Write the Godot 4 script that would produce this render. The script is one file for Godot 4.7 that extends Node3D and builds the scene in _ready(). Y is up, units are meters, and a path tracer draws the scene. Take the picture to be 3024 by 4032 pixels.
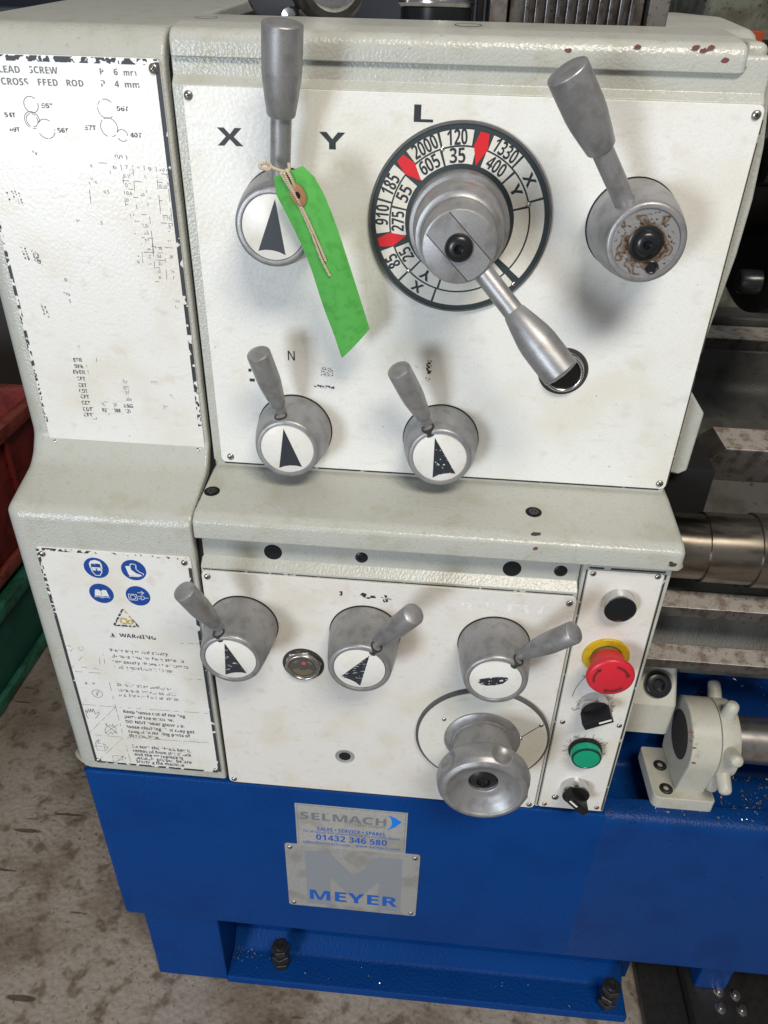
extends Node3D
# A metal lathe's headstock seen close up. Metres; x runs along the machine, y up, z towards the operator.
# The front of the upper control panel lies in z = 0, the front of the lower one in z = ZL.

const ZL := 0.0798
const NO := Color(0, 0, 0, 0)

var X := Transform3D()
var M := {}
var lathe_root: Node3D
var screw_mesh: ArrayMesh
var font_plain: SystemFont
var font_bold: SystemFont
var glyph_base := {}

# ------------------------------------------------------------------ shapes

func begin() -> SurfaceTool:
	var st := SurfaceTool.new()
	st.begin(Mesh.PRIMITIVE_TRIANGLES)
	return st


func put(st: SurfaceTool, p: Vector3, n: Vector3, uv := Vector2.ZERO) -> void:
	st.set_normal((X.basis * n).normalized())
	st.set_uv(uv)
	st.add_vertex(X * p)


func tri(st: SurfaceTool, a: Vector3, b: Vector3, c: Vector3, na: Vector3, nb: Vector3, nc: Vector3) -> void:
	put(st, a, na)
	if (b - a).cross(c - a).dot(na + nb + nc) > 0.0:
		put(st, c, nc)
		put(st, b, nb)
	else:
		put(st, b, nb)
		put(st, c, nc)


func quad(st: SurfaceTool, a: Vector3, b: Vector3, c: Vector3, d: Vector3, na: Vector3, nb: Vector3, nc: Vector3, nd: Vector3) -> void:
	tri(st, a, b, c, na, nb, nc)
	tri(st, a, c, d, na, nc, nd)


# A polygon whose corners [u, v, radius] are rounded.
func rounded(corners: Array, steps := 5) -> PackedVector2Array:
	var out := PackedVector2Array()
	var n := corners.size()
	for i in n:
		var p := Vector2(corners[i][0], corners[i][1])
		var r: float = corners[i][2] if corners[i].size() > 2 else 0.0
		if r <= 0.0:
			out.append(p)
			continue
		var q := Vector2(corners[(i + n - 1) % n][0], corners[(i + n - 1) % n][1])
		var s := Vector2(corners[(i + 1) % n][0], corners[(i + 1) % n][1])
		var d1 := (q - p).normalized()
		var d2 := (s - p).normalized()
		var half := acos(clampf(d1.dot(d2), -1.0, 1.0)) / 2.0
		var back := minf(r / tan(half), 0.49 * minf(p.distance_to(q), p.distance_to(s)))
		r = back * tan(half)
		var c := p + (d1 + d2).normalized() * (r / sin(half))
		var a := p + d1 * back - c
		var b := p + d2 * back - c
		for k in steps + 1:
			out.append(c + a.rotated(a.angle_to(b) * k / steps))
	return out


func rect(x0: float, y0: float, x1: float, y1: float, r: float, steps := 4) -> PackedVector2Array:
	return rounded([[x0, y0, r], [x1, y0, r], [x1, y1, r], [x0, y1, r]], steps)


# For every edge of a polygon: [normal at its start, normal at its end]; smooth where the bend is slight.
func edge_normals(p: PackedVector2Array, closed: bool, flip: float, bend := 0.72) -> Array:
	var n := p.size()
	var m := n if closed else n - 1
	var flat := []
	for i in m:
		var d := p[(i + 1) % n] - p[i]
		flat.append((Vector2(d.y, -d.x) * flip).normalized())
	var out := []
	for i in m:
		var a: Vector2 = flat[i]
		var b: Vector2 = flat[i]
		if closed or i > 0:
			var q: Vector2 = flat[(i + m - 1) % m]
			if q.dot(flat[i]) > bend:
				a = (q + flat[i]).normalized()
		if closed or i < m - 1:
			var q: Vector2 = flat[(i + 1) % m]
			if q.dot(flat[i]) > bend:
				b = (q + flat[i]).normalized()
		out.append([a, b])
	return out


func area2(p: PackedVector2Array) -> float:
	var s := 0.0
	for i in p.size():
		s += p[i].cross(p[(i + 1) % p.size()])
	return s


# A closed polygon (u, v) drawn out along w from w0 to w1; r0 and r1 round its two ends. B's columns are the directions of u, v and w.
func extrude(st: SurfaceTool, poly: PackedVector2Array, w0: float, w1: float, r0 := 0.0, r1 := 0.0, B := Basis(), steps := 4) -> void:
	var n := poly.size()
	var flip := 1.0 if area2(poly) > 0.0 else -1.0
	var en := edge_normals(poly, true, flip)
	var miter := []
	for i in n:
		var d1 := poly[i] - poly[(i + n - 1) % n]
		var d2 := poly[(i + 1) % n] - poly[i]
		var n1 := (Vector2(d1.y, -d1.x) * flip).normalized()
		var n2 := (Vector2(d2.y, -d2.x) * flip).normalized()
		miter.append((n1 + n2) / maxf(1.0 + n1.dot(n2), 0.3))
	var rings := []   # [w, inset, share of the profile's normal, share of w in the normal]
	if r0 > 0.0:
		for k in steps + 1:
			var a := PI / 2 * k / steps
			rings.append([w0 + r0 * (1 - cos(a)), r0 * (1 - sin(a)), sin(a), -cos(a)])
	else:
		rings.append([w0, 0.0, 1.0, 0.0])
	if r1 > 0.0:
		for k in steps + 1:
			var a := PI / 2 * (steps - k) / steps
			rings.append([w1 - r1 * (1 - cos(a)), r1 * (1 - sin(a)), sin(a), cos(a)])
	else:
		rings.append([w1, 0.0, 1.0, 0.0])
	for k in rings.size() - 1:
		var A: Array = rings[k]
		var C: Array = rings[k + 1]
		for i in n:
			var j := (i + 1) % n
			var pa: Vector2 = poly[i] - miter[i] * A[1]
			var pb: Vector2 = poly[j] - miter[j] * A[1]
			var pc: Vector2 = poly[j] - miter[j] * C[1]
			var pd: Vector2 = poly[i] - miter[i] * C[1]
			var m0: Vector2 = en[i][0]
			var m1: Vector2 = en[i][1]
			quad(st, B * Vector3(pa.x, pa.y, A[0]), B * Vector3(pb.x, pb.y, A[0]), B * Vector3(pc.x, pc.y, C[0]), B * Vector3(pd.x, pd.y, C[0]),
				B * Vector3(m0.x * A[2], m0.y * A[2], A[3]), B * Vector3(m1.x * A[2], m1.y * A[2], A[3]), B * Vector3(m1.x * C[2], m1.y * C[2], C[3]), B * Vector3(m0.x * C[2], m0.y * C[2], C[3]))
	for end in 2:
		var w := w0 if end == 0 else w1
		var r := r0 if end == 0 else r1
		var q := PackedVector2Array()
		for i in n:
			q.append(poly[i] - miter[i] * r)
		var idx := Geometry2D.triangulate_polygon(q)
		var nn := B * Vector3(0, 0, -1 if end == 0 else 1)
		for t in range(0, idx.size(), 3):
			tri(st, B * Vector3(q[idx[t]].x, q[idx[t]].y, w), B * Vector3(q[idx[t + 1]].x, q[idx[t + 1]].y, w), B * Vector3(q[idx[t + 2]].x, q[idx[t + 2]].y, w), nn, nn, nn)


# A profile (z, y) drawn out along x.
func along(st: SurfaceTool, poly: PackedVector2Array, x0: float, x1: float, r0 := 0.0, r1 := 0.0) -> void:
	extrude(st, poly, x0, x1, r0, r1, Basis(Vector3(0, 0, 1), Vector3(0, 1, 0), Vector3(1, 0, 0)))


func box(st: SurfaceTool, lo: Vector3, hi: Vector3, r := 0.001) -> void:
	extrude(st, rect(lo.x, lo.y, hi.x, hi.y, r, 2), lo.z, hi.z, r, r, Basis(), 2)


# A profile (radius, z) turned about z.
func turn(st: SurfaceTool, prof: PackedVector2Array, n := 48, bend := 0.72) -> void:
	var en := edge_normals(prof, false, 1.0, bend)
	for i in prof.size() - 1:
		for k in n:
			var a := TAU * k / n
			var b := TAU * (k + 1) / n
			var ea := Vector3(cos(a), sin(a), 0)
			var eb := Vector3(cos(b), sin(b), 0)
			var p := prof[i]
			var q := prof[i + 1]
			var m0: Vector2 = en[i][0]
			var m1: Vector2 = en[i][1]
			var u := Vector3(0, 0, 1)
			if p.x > 1e-7:
				tri(st, ea * p.x + u * p.y, eb * p.x + u * p.y, eb * q.x + u * q.y, ea * m0.x + u * m0.y, eb * m0.x + u * m0.y, eb * m1.x + u * m1.y)
			if q.x > 1e-7:
				tri(st, ea * p.x + u * p.y, eb * q.x + u * q.y, ea * q.x + u * q.y, ea * m0.x + u * m0.y, eb * m1.x + u * m1.y, ea * m1.x + u * m1.y)


func V(a: Array) -> PackedVector2Array:
	var out := PackedVector2Array()
	for i in range(0, a.size(), 2):
		out.append(Vector2(a[i], a[i + 1]))
	return out


func sweep(st: SurfaceTool, pts: Array, r: float, sides := 8, squash := 1.0) -> void:
	var rings := []
	var up := Vector3(0, 0, 1)
	for i in pts.size():
		var d: Vector3 = (pts[mini(i + 1, pts.size() - 1)] - pts[maxi(i - 1, 0)]).normalized()
		if absf(d.dot(up)) > 0.98:
			up = Vector3(1, 0, 0)
		var s := d.cross(up).normalized()
		var t := s.cross(d).normalized()
		up = t
		var ring := []
		for k in sides:
			var a := TAU * k / sides
			var e := s * cos(a) + t * sin(a) * squash
			ring.append([pts[i] + e * r, e])
		rings.append(ring)
	for i in rings.size() - 1:
		for k in sides:
			var j := (k + 1) % sides
			quad(st, rings[i][k][0], rings[i][j][0], rings[i + 1][j][0], rings[i + 1][k][0], rings[i][k][1], rings[i][j][1], rings[i + 1][j][1], rings[i + 1][k][1])
	for end in [0, rings.size() - 1]:
		var c: Vector3 = pts[end]
		var nn: Vector3 = (pts[1] - pts[0]).normalized() * -1.0 if end == 0 else (pts[end] - pts[end - 1]).normalized()
		for k in sides:
			tri(st, c, rings[end][k][0], rings[end][(k + 1) % sides][0], nn, nn, nn)


func smooth_path(pts: Array, per := 6) -> Array:
	var c := Curve3D.new()
	for i in pts.size():
		var d: Vector3 = (pts[mini(i + 1, pts.size() - 1)] - pts[maxi(i - 1, 0)]) / 6.0
		c.add_point(pts[i], -d, d)
	var out := []
	for i in (pts.size() - 1) * per + 1:
		out.append(c.samplef(float(i) / per))
	return out


# ------------------------------------------------------------------ flat print: polygons that wear may have eaten into

func wear(seed_: int, freq: float, stretch := 1.0) -> Array:
	var f := FastNoiseLite.new()
	f.seed = seed_
	f.frequency = freq
	f.fractal_octaves = 3
	return [f, stretch]


func shard(st: SurfaceTool, a: Vector2, b: Vector2, c: Vector2, z: float, step: float, w: Array, keep: float, depth := 0) -> void:
	var la := b.distance_to(c)
	var lb := c.distance_to(a)
	var lc := a.distance_to(b)
	var most := maxf(la, maxf(lb, lc))
	if w.size() and most > step and depth < 12:
		if most == la:
			var m := (b + c) / 2
			shard(st, a, b, m, z, step, w, keep, depth + 1)
			shard(st, a, m, c, z, step, w, keep, depth + 1)
		elif most == lb:
			var m := (c + a) / 2
			shard(st, b, c, m, z, step, w, keep, depth + 1)
			shard(st, b, m, a, z, step, w, keep, depth + 1)
		else:
			var m := (a + b) / 2
			shard(st, c, a, m, z, step, w, keep, depth + 1)
			shard(st, c, m, b, z, step, w, keep, depth + 1)
		return
	if w.size():
		var g := (a + b + c) / 3
		var f: FastNoiseLite = w[0]
		if f.get_noise_2d(g.x * 1000.0, g.y * 1000.0 * w[1]) > keep:
			return
	var n := Vector3(0, 0, 1)
	tri(st, Vector3(a.x, a.y, z), Vector3(b.x, b.y, z), Vector3(c.x, c.y, z), n, n, n)


func flat_poly(st: SurfaceTool, p: PackedVector2Array, z: float, w := [], keep := 0.0, step := 0.0007) -> void:
	var idx := Geometry2D.triangulate_polygon(p)
	for t in range(0, idx.size(), 3):
		shard(st, p[idx[t]], p[idx[t + 1]], p[idx[t + 2]], z, step, w, keep)


func line(st: SurfaceTool, a: Vector2, b: Vector2, width: float, z: float, w := [], keep := 0.0, step := 0.0007) -> void:
	var s := (b - a).orthogonal().normalized() * width / 2
	shard(st, a - s, b - s, b + s, z, step, w, keep)
	shard(st, a - s, b + s, a + s, z, step, w, keep)


func strokes(st: SurfaceTool, lists: Array, width: float, z: float, w := [], keep := 0.0) -> void:
	for l in lists:
		for i in range(0, l.size() - 2, 2):
			line(st, Vector2(l[i], l[i + 1]), Vector2(l[i + 2], l[i + 3]), width, z, w, keep)


func circle_line(st: SurfaceTool, c: Vector2, r: float, width: float, z: float, w := [], keep := 0.0) -> void:
	sector(st, c, r - width / 2, r + width / 2, 0, 360, z, w, keep)


func sector(st: SurfaceTool, c: Vector2, r0: float, r1: float, a0: float, a1: float, z: float, w := [], keep := 0.0) -> void:
	var n := maxi(2, int(absf(a1 - a0) / 3.0))
	for k in n:
		var a := Vector2.from_angle(deg_to_rad(lerpf(a0, a1, float(k) / n)))
		var b := Vector2.from_angle(deg_to_rad(lerpf(a0, a1, float(k + 1) / n)))
		shard(st, c + a * r0, c + a * r1, c + b * r1, z, 0.0007, w, keep)
		if r0 > 0.0:
			shard(st, c + a * r0, c + b * r1, c + b * r0, z, 0.0007, w, keep)


# Lettering: left end of the baseline, width of the string, height of its capitals.
func lettering(st: SurfaceTool, s: String, x: float, y: float, width: float, cap: float, z: float, bold := false, rot := 0.0, w := [], keep := 0.0, step := 0.0006) -> void:
	var tm := TextMesh.new()
	tm.font = font_bold if bold else font_plain
	tm.font_size = 64
	tm.pixel_size = 1.0 / 64
	tm.depth = 0.0
	tm.curve_step = 2.0
	if not glyph_base.has(bold):
		tm.text = "H"
		var box0 := tm.get_aabb()
		glyph_base[bold] = [box0.position.y, box0.size.y]
	tm.text = s
	if tm.get_surface_count() == 0:
		return
	var arr := tm.surface_get_arrays(0)
	var v: PackedVector3Array = arr[Mesh.ARRAY_VERTEX]
	var idx := PackedInt32Array()
	if arr[Mesh.ARRAY_INDEX] != null:
		idx = arr[Mesh.ARRAY_INDEX]
	else:
		idx = PackedInt32Array(range(v.size()))
	var lo := 1e9
	var hi := -1e9
	for p in v:
		lo = minf(lo, p.x)
		hi = maxf(hi, p.x)
	var sx := width / maxf(hi - lo, 1e-6)
	var sy: float = cap / glyph_base[bold][1]
	var at := Vector2(x, y)
	for t in range(0, idx.size(), 3):
		var q := []
		for k in 3:
			var p := v[idx[t + k]]
			q.append(at + Vector2((p.x - lo) * sx, (p.y - glyph_base[bold][0]) * sy).rotated(rot))
		shard(st, q[0], q[1], q[2], z, step, w, keep)


# ------------------------------------------------------------------ objects

func tag(o: Node, label: String, category := "", group := "", kind := "") -> void:
	if label:
		o.set_meta("label", label)
	if category:
		o.set_meta("category", category)
	if group:
		o.set_meta("group", group)
	if kind:
		o.set_meta("kind", kind)


func obj(called: String, st: SurfaceTool, m: Material, parent: Node = null) -> MeshInstance3D:
	var o := MeshInstance3D.new()
	o.name = fresh(called, parent if parent else self)
	var mesh := st.commit()
	o.mesh = mesh
	o.material_override = m
	(parent if parent else self).add_child(o, true)
	return o


func fresh(called: String, parent: Node) -> String:
	if not parent.has_node(NodePath(called)):
		return called
	var k := 1
	while parent.has_node(NodePath("%s_%03d" % [called, k])):
		k += 1
	return "%s_%03d" % [called, k]


func thing(called: String, label: String, category: String, at := Vector3.ZERO, group := "") -> Node3D:
	var o := Node3D.new()
	o.name = fresh(called, self)
	add_child(o, true)
	o.position = at
	tag(o, label, category, group)
	return o


func screw(parent: Node, x: float, y: float, z: float, size := 1.0, spin := 0.3) -> void:
	var o := MeshInstance3D.new()
	o.name = fresh("screw", parent)
	o.mesh = screw_mesh
	o.transform = Transform3D(Basis(Vector3(0, 0, 1), spin).scaled(Vector3.ONE * size), Vector3(x, y, z))
	parent.add_child(o, true)

# ------------------------------------------------------------------ materials

func noise(seed_: int, freq: float, octaves := 4, kind := FastNoiseLite.TYPE_SIMPLEX_SMOOTH) -> FastNoiseLite:
	var f := FastNoiseLite.new()
	f.seed = seed_
	f.noise_type = kind
	f.frequency = freq
	f.fractal_octaves = octaves
	return f


# Colour texture (sRGB): a base colour with layers [noise, low, high, colour, strength, stretch in x, stretch in y].
func blotched(size: int, base: Color, layers: Array) -> ImageTexture:
	var px := PackedFloat32Array()
	px.resize(size * size * 3)
	var br := base.r
	var bg := base.g
	var bb := base.b
	for i in range(0, px.size(), 3):
		px[i] = br
		px[i + 1] = bg
		px[i + 2] = bb
	for l in layers:
		var f: FastNoiseLite = l[0]
		var im := f.get_seamless_image(size / l[5], size / l[6], false, false, 0.1, true)
		im.convert(Image.FORMAT_L8)
		if l[5] != 1 or l[6] != 1:
			im.resize(size, size, Image.INTERPOLATE_CUBIC)
		var d := im.get_data()
		var ramp := PackedFloat32Array()
		for k in 256:
			ramp.append(smoothstep(l[1], l[2], k / 255.0) * l[4])
		var c: Color = l[3]
		for i in d.size():
			var t := ramp[d[i]]
			if t > 0.003:
				var j := i * 3
				px[j] += (c.r - px[j]) * t
				px[j + 1] += (c.g - px[j + 1]) * t
				px[j + 2] += (c.b - px[j + 2]) * t
	var bytes := PackedByteArray()
	bytes.resize(px.size())
	for i in px.size():
		bytes[i] = int(clampf(px[i], 0, 1) * 255.0)
	return ImageTexture.create_from_image(Image.create_from_data(size, size, false, Image.FORMAT_RGB8, bytes))


func relief(size: int, f: FastNoiseLite, strength: float) -> ImageTexture:
	var im := f.get_seamless_image(size, size, false, false, 0.1, true)
	im.convert(Image.FORMAT_RGBA8)
	im.bump_map_to_normal_map(strength)
	return ImageTexture.create_from_image(im)


# color is linear; a texture multiplies it.
func mat(called: String, color: Color, rough: float, metal := 0.0, tex: Texture2D = null, span := 0.3, nrm: Texture2D = null, nspan := 0.1, nscale := 1.0, world := true) -> StandardMaterial3D:
	var m := StandardMaterial3D.new()
	m.resource_name = called
	m.albedo_color = color.linear_to_srgb()
	m.roughness = rough
	m.metallic = metal
	if tex or nrm:
		m.uv1_triplanar = true
		m.uv1_world_triplanar = world
		m.uv1_scale = Vector3.ONE / span
		m.uv1_triplanar_sharpness = 8.0
	if tex:
		m.albedo_texture = tex
	if nrm:
		m.normal_enabled = true
		m.normal_texture = nrm
		m.normal_scale = nscale
	M[called] = m
	return m

func _ready() -> void:
	# ---- camera, light, exposure
	var cam := Camera3D.new()
	cam.name = "camera"
	cam.fov = 67.794
	cam.near = 0.05
	cam.far = 60.0
	cam.transform = Transform3D(Basis(Vector3(0.996127, 0.023142, -0.084827), Vector3(-0.065780, 0.836305, -0.544305), Vector3(0.058345, 0.547777, 0.834588)), Vector3(0.21619, 0.35776, 0.67134))
	add_child(cam)
	cam.current = true
	var env := Environment.new()
	env.background_mode = Environment.BG_COLOR
	env.background_color = Color(0.20, 0.205, 0.215).linear_to_srgb()
	env.tonemap_mode = Environment.TONE_MAPPER_LINEAR
	env.tonemap_exposure = 0.93
	env.sdfgi_enabled = true
	env.ssao_enabled = true
	env.ssil_enabled = true
	var we := WorldEnvironment.new()
	we.name = "environment"
	we.environment = env
	add_child(we)
	area_light("window_light", Vector3(-2.1, 0.10, 4.3), Vector3(0.2, 0.0, 0.0), Vector2(1.1, 1.4), Color(0.82, 0.91, 1.0), 13.0)
	area_light("strip_light", Vector3(0.75, 2.1, 1.55), Vector3(0.25, 0.0, 0.0), Vector2(1.1, 0.5), Color(1.0, 0.92, 0.80), 6.0)

	font_plain = SystemFont.new()
	font_plain.font_names = PackedStringArray(["Droid Sans"])
	font_bold = SystemFont.new()
	font_bold.font_names = PackedStringArray(["Droid Sans"])
	font_bold.font_weight = 700
	materials()
	floor_and_surroundings()
	lathe_root = thing("lathe", "cream and blue metalworking lathe with levers, dials and worn control panels", "lathe", Vector3(0, -1.0, 0))
	lathe_root.position = Vector3.ZERO
	make_screw()
	castings()
	bed_and_rods()
	plates()
	speed_dial()
	levers()
	feed_wheel()
	switches()
	small_fittings()
	base_plates()
	green_tag()
	things_on_top()
	crates()
	loose_stuff()


func area_light(called: String, at: Vector3, to: Vector3, size: Vector2, color: Color, energy: float) -> void:
	var l := AreaLight3D.new()
	l.name = called
	l.area_size = size
	l.light_color = color.linear_to_srgb()
	l.light_energy = energy
	l.area_normalize_energy = true
	l.area_range = 12.0
	l.area_attenuation = 2.0
	l.shadow_enabled = true
	add_child(l)
	l.look_at_from_position(at, to)


func materials() -> void:
	var peel := relief(1024, noise(11, 0.075, 2), 2.2)
	var fine := relief(512, noise(12, 0.2, 2), 1.2)
	var cream := blotched(1024, Color(1, 1, 1), [
		[noise(1, 0.006), 0.5, 0.95, Color(0.94, 0.93, 0.88), 0.7, 1, 1],
		[noise(2, 0.03), 0.66, 0.95, Color(0.86, 0.84, 0.78), 0.4, 1, 1],
		[noise(3, 0.06), 0.88, 0.93, Color(0.45, 0.42, 0.38), 0.5, 1, 1]])
	M.cream = mat("cream", Color(0.455, 0.465, 0.43), 0.30, 0.0, cream, 0.26, peel, 0.26, 0.55)
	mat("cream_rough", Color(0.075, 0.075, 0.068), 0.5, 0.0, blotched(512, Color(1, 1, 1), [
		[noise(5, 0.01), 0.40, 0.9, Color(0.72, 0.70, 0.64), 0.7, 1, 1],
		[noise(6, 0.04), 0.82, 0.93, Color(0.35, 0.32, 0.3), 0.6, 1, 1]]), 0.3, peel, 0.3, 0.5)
	var panel := blotched(1024, Color(1, 1, 1), [
		[noise(21, 0.004), 0.45, 0.95, Color(0.965, 0.95, 0.91), 0.8, 1, 1],
		[noise(22, 0.014), 0.62, 0.95, Color(0.90, 0.87, 0.81), 0.45, 1, 1],
		[noise(23, 0.04), 0.66, 0.95, Color(0.90, 0.885, 0.86), 0.35, 3, 1],
		[noise(24, 0.07), 0.89, 0.93, Color(0.42, 0.38, 0.34), 0.45, 1, 1],
		[noise(26, 0.20), 0.5, 0.9, Color(0.92, 0.91, 0.90), 0.5, 1, 1]])
	mat("panel", Color(0.79, 0.795, 0.775), 0.34, 0.0, panel, 0.5, fine, 0.5, 0.12)
	mat("panel_worn", Color(0.74, 0.72, 0.685), 0.38, 0.0, panel, 0.31, fine, 0.31, 0.2)
	mat("sign_white", Color(0.77, 0.765, 0.745), 0.3, 0.0, panel, 0.43, fine, 0.43, 0.1)
	var scuffed := blotched(512, Color(1, 1, 1), [
		[noise(31, 0.012), 0.45, 0.9, Color(0.86, 0.845, 0.825), 0.8, 1, 1],
		[noise(32, 0.05), 0.86, 0.95, Color(0.50, 0.47, 0.44), 0.45, 1, 1],
		[noise(33, 0.10), 0.4, 0.9, Color(0.90, 0.90, 0.90), 0.6, 1, 1]])
	mat("silver", Color(0.34, 0.34, 0.35), 0.42, 0.55, scuffed, 0.12, fine, 0.12, 0.25, false)
	mat("silver_dark", Color(0.13, 0.13, 0.135), 0.45, 0.4, scuffed, 0.12, fine, 0.12, 0.25, false)
	var rusty := blotched(512, Color(1, 1, 1), [
		[noise(41, 0.015), 0.4, 0.85, Color(0.76, 0.70, 0.66), 0.9, 1, 1],
		[noise(42, 0.06), 0.74, 0.86, Color(0.44, 0.34, 0.29), 0.7, 1, 1],
		[noise(43, 0.14), 0.76, 0.86, Color(0.32, 0.26, 0.23), 0.7, 1, 1]])
	mat("way_steel", Color(0.52, 0.48, 0.44), 0.38, 0.25, rusty, 0.16)
	mat("way_side", Color(0.10, 0.092, 0.086), 0.5, 0.5, rusty, 0.16)
	mat("steel", Color(0.42, 0.40, 0.38), 0.28, 0.9, scuffed, 0.1)
	mat("bright_steel", Color(0.62, 0.62, 0.63), 0.2, 1.0, scuffed, 0.1)
	mat("chrome", Color(0.66, 0.66, 0.67), 0.14, 1.0, scuffed, 0.07)
	mat("dark_steel", Color(0.055, 0.053, 0.052), 0.35, 0.6, scuffed, 0.1)
	mat("black_bolt", Color(0.016, 0.017, 0.02), 0.27, 0.2)
	mat("black_plastic", Color(0.012, 0.013, 0.015), 0.3)
	mat("black_void", Color(0.004, 0.004, 0.005), 0.9)
	mat("grime", Color(0.035, 0.032, 0.03), 0.8)
	mat("ink", Color(0.018, 0.022, 0.03), 0.5)
	mat("ink_grey", Color(0.16, 0.165, 0.18), 0.5)
	mat("ink_faded", Color(0.13, 0.13, 0.135), 0.55)
	mat("dial_green", Color(0.032, 0.045, 0.05), 0.4, 0.0, scuffed, 0.1)
	mat("dial_white", Color(0.72, 0.71, 0.66), 0.34, 0.0, panel, 0.3, fine, 0.3, 0.3)
	mat("red_print", Color(0.66, 0.02, 0.028), 0.35)
	mat("blue_sign", Color(0.0, 0.055, 0.30), 0.35)
	mat("yellow_print", Color(0.62, 0.40, 0.04), 0.5)
	var blue_wear := blotched(1024, Color(1, 1, 1), [
		[noise(51, 0.004), 0.4, 0.95, Color(0.90, 0.91, 0.93), 0.7, 1, 1]])
	mat("blue_paint", Color(0.002, 0.044, 0.205), 0.45, 0.0, blue_wear, 0.6, fine, 0.6, 0.5)
	mat("blue_oily", Color(0.002, 0.040, 0.185), 0.40, 0.0, blotched(512, Color(1, 1, 1), [
		[noise(55, 0.006), 0.45, 0.9, Color(0.88, 0.88, 0.90), 0.6, 1, 1],
		[noise(56, 0.06), 0.84, 0.93, Color(0.22, 0.16, 0.12), 0.6, 1, 1]]), 0.4, fine, 0.4, 0.5)
	mat("pale_print", Color(0.24, 0.26, 0.29), 0.4)
	mat("grey_print", Color(0.17, 0.185, 0.21), 0.4)
	mat("blue_print", Color(0.006, 0.10, 0.46), 0.4)
	mat("sky_print", Color(0.0, 0.20, 0.78), 0.4)
	mat("aluminium_plate", Color(0.36, 0.36, 0.355), 0.4, 0.15, scuffed, 0.3, fine, 0.3, 0.15)
	mat("foil_label", Color(0.40, 0.395, 0.38), 0.42, 0.1, scuffed, 0.4)
	mat("estop_red", Color(0.60, 0.018, 0.035), 0.36, 0.0, null, 0.1, fine, 0.1, 0.1)
	mat("estop_yellow", Color(0.56, 0.38, 0.01), 0.45, 0.0, scuffed, 0.08)
	mat("lamp_green", Color(0.0, 0.30, 0.16), 0.22)
	mat("lamp_rim", Color(0.004, 0.05, 0.035), 0.22)
	mat("white_plastic", Color(0.75, 0.75, 0.75), 0.4)
	mat("card_green", Color(0.10, 0.45, 0.085), 0.75, 0.0, blotched(512, Color(1, 1, 1), [
		[noise(61, 0.02), 0.4, 0.9, Color(0.80, 0.86, 0.8), 0.6, 1, 1],
		[noise(62, 0.15), 0.55, 0.9, Color(0.86, 0.9, 0.82), 0.5, 1, 1]]), 0.12)
	mat("kraft", Color(0.36, 0.17, 0.085), 0.7)
	mat("string", Color(0.56, 0.47, 0.34), 0.85)
	mat("red_crate", Color(0.20, 0.022, 0.018), 0.5, 0.0, rusty, 0.5)
	mat("green_crate", Color(0.008, 0.105, 0.072), 0.45, 0.0, scuffed, 0.5)
	mat("green_rim", Color(0.03, 0.17, 0.11), 0.5, 0.0, rusty, 0.6)
	mat("primer_chip", Color(0.17, 0.05, 0.05), 0.6)
	mat("dark_chip", Color(0.05, 0.035, 0.035), 0.6)
	mat("swarf", Color(0.62, 0.60, 0.56), 0.25, 1.0)
	mat("swarf_gold", Color(0.42, 0.31, 0.15), 0.4, 0.7)
	mat("fluff", Color(0.075, 0.065, 0.055), 0.9)
	mat("navy", Color(0.012, 0.018, 0.035), 0.5)
	mat("cabinet_dark", Color(0.035, 0.03, 0.028), 0.6)
	mat("concrete", Color(0.34, 0.30, 0.255), 0.62, 0.0, blotched(2048, Color(1, 1, 1), [
		[noise(71, 0.003), 0.35, 0.9, Color(0.78, 0.74, 0.70), 0.9, 1, 1],
		[noise(72, 0.012), 0.55, 0.9, Color(0.62, 0.57, 0.52), 0.75, 1, 1],
		[noise(73, 0.05), 0.66, 0.9, Color(0.56, 0.52, 0.48), 0.55, 1, 1],
		[noise(74, 0.10), 0.82, 0.90, Color(0.22, 0.2, 0.18), 0.75, 1, 1],
		[noise(75, 0.022, 2), 0.84, 0.88, Color(0.28, 0.25, 0.23), 0.6, 8, 1],
		[noise(76, 0.1), 0.84, 0.88, Color(1.25, 1.22, 1.18), 0.7, 1, 1]]), 1.3, fine, 1.3, 0.4)
	mat("cover_steel", Color(0.26, 0.225, 0.185), 0.26, 0.9, blotched(512, Color(1, 1, 1), [
		[noise(91, 0.010), 0.35, 0.85, Color(0.30, 0.30, 0.31), 0.9, 4, 1],
		[noise(92, 0.05), 0.80, 0.90, Color(0.36, 0.30, 0.25), 0.7, 1, 1]]), 0.17)
	mat("cream_clean", Color(0.47, 0.46, 0.40), 0.42, 0.0, cream, 0.2, peel, 0.2, 0.3)
	mat("ghost_print", Color(0.80, 0.80, 0.80), 0.3)
	mat("ink_warn", Color(0.03, 0.034, 0.042), 0.5)
	mat("ink_arrow", Color(0.022, 0.028, 0.038), 0.38)
	mat("face_white", Color(0.76, 0.755, 0.73), 0.34, 0.0, panel, 0.17)
	mat("estop_collar", Color(0.20, 0.16, 0.07), 0.5)
	mat("arrow_dark", Color(0.12, 0.02, 0.03), 0.5)
	mat("rib_steel", Color(0.16, 0.155, 0.16), 0.3, 0.8, rusty, 0.1)
	mat("way_mid", Color(0.16, 0.145, 0.135), 0.45, 0.5, rusty, 0.16)
	mat("red_rim", Color(0.26, 0.055, 0.04), 0.55, 0.0, rusty, 0.5)
	mat("grey_green", Color(0.17, 0.185, 0.15), 0.5, 0.0, rusty, 0.6)
	mat("orange_label", Color(0.5, 0.08, 0.02), 0.5)
	mat("chuck_black", Color(0.012, 0.011, 0.010), 0.45, 0.0, scuffed, 0.2).metallic_specular = 0.25
	M.blue_paint.metallic_specular = 0.2
	M.blue_oily.metallic_specular = 0.3
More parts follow.
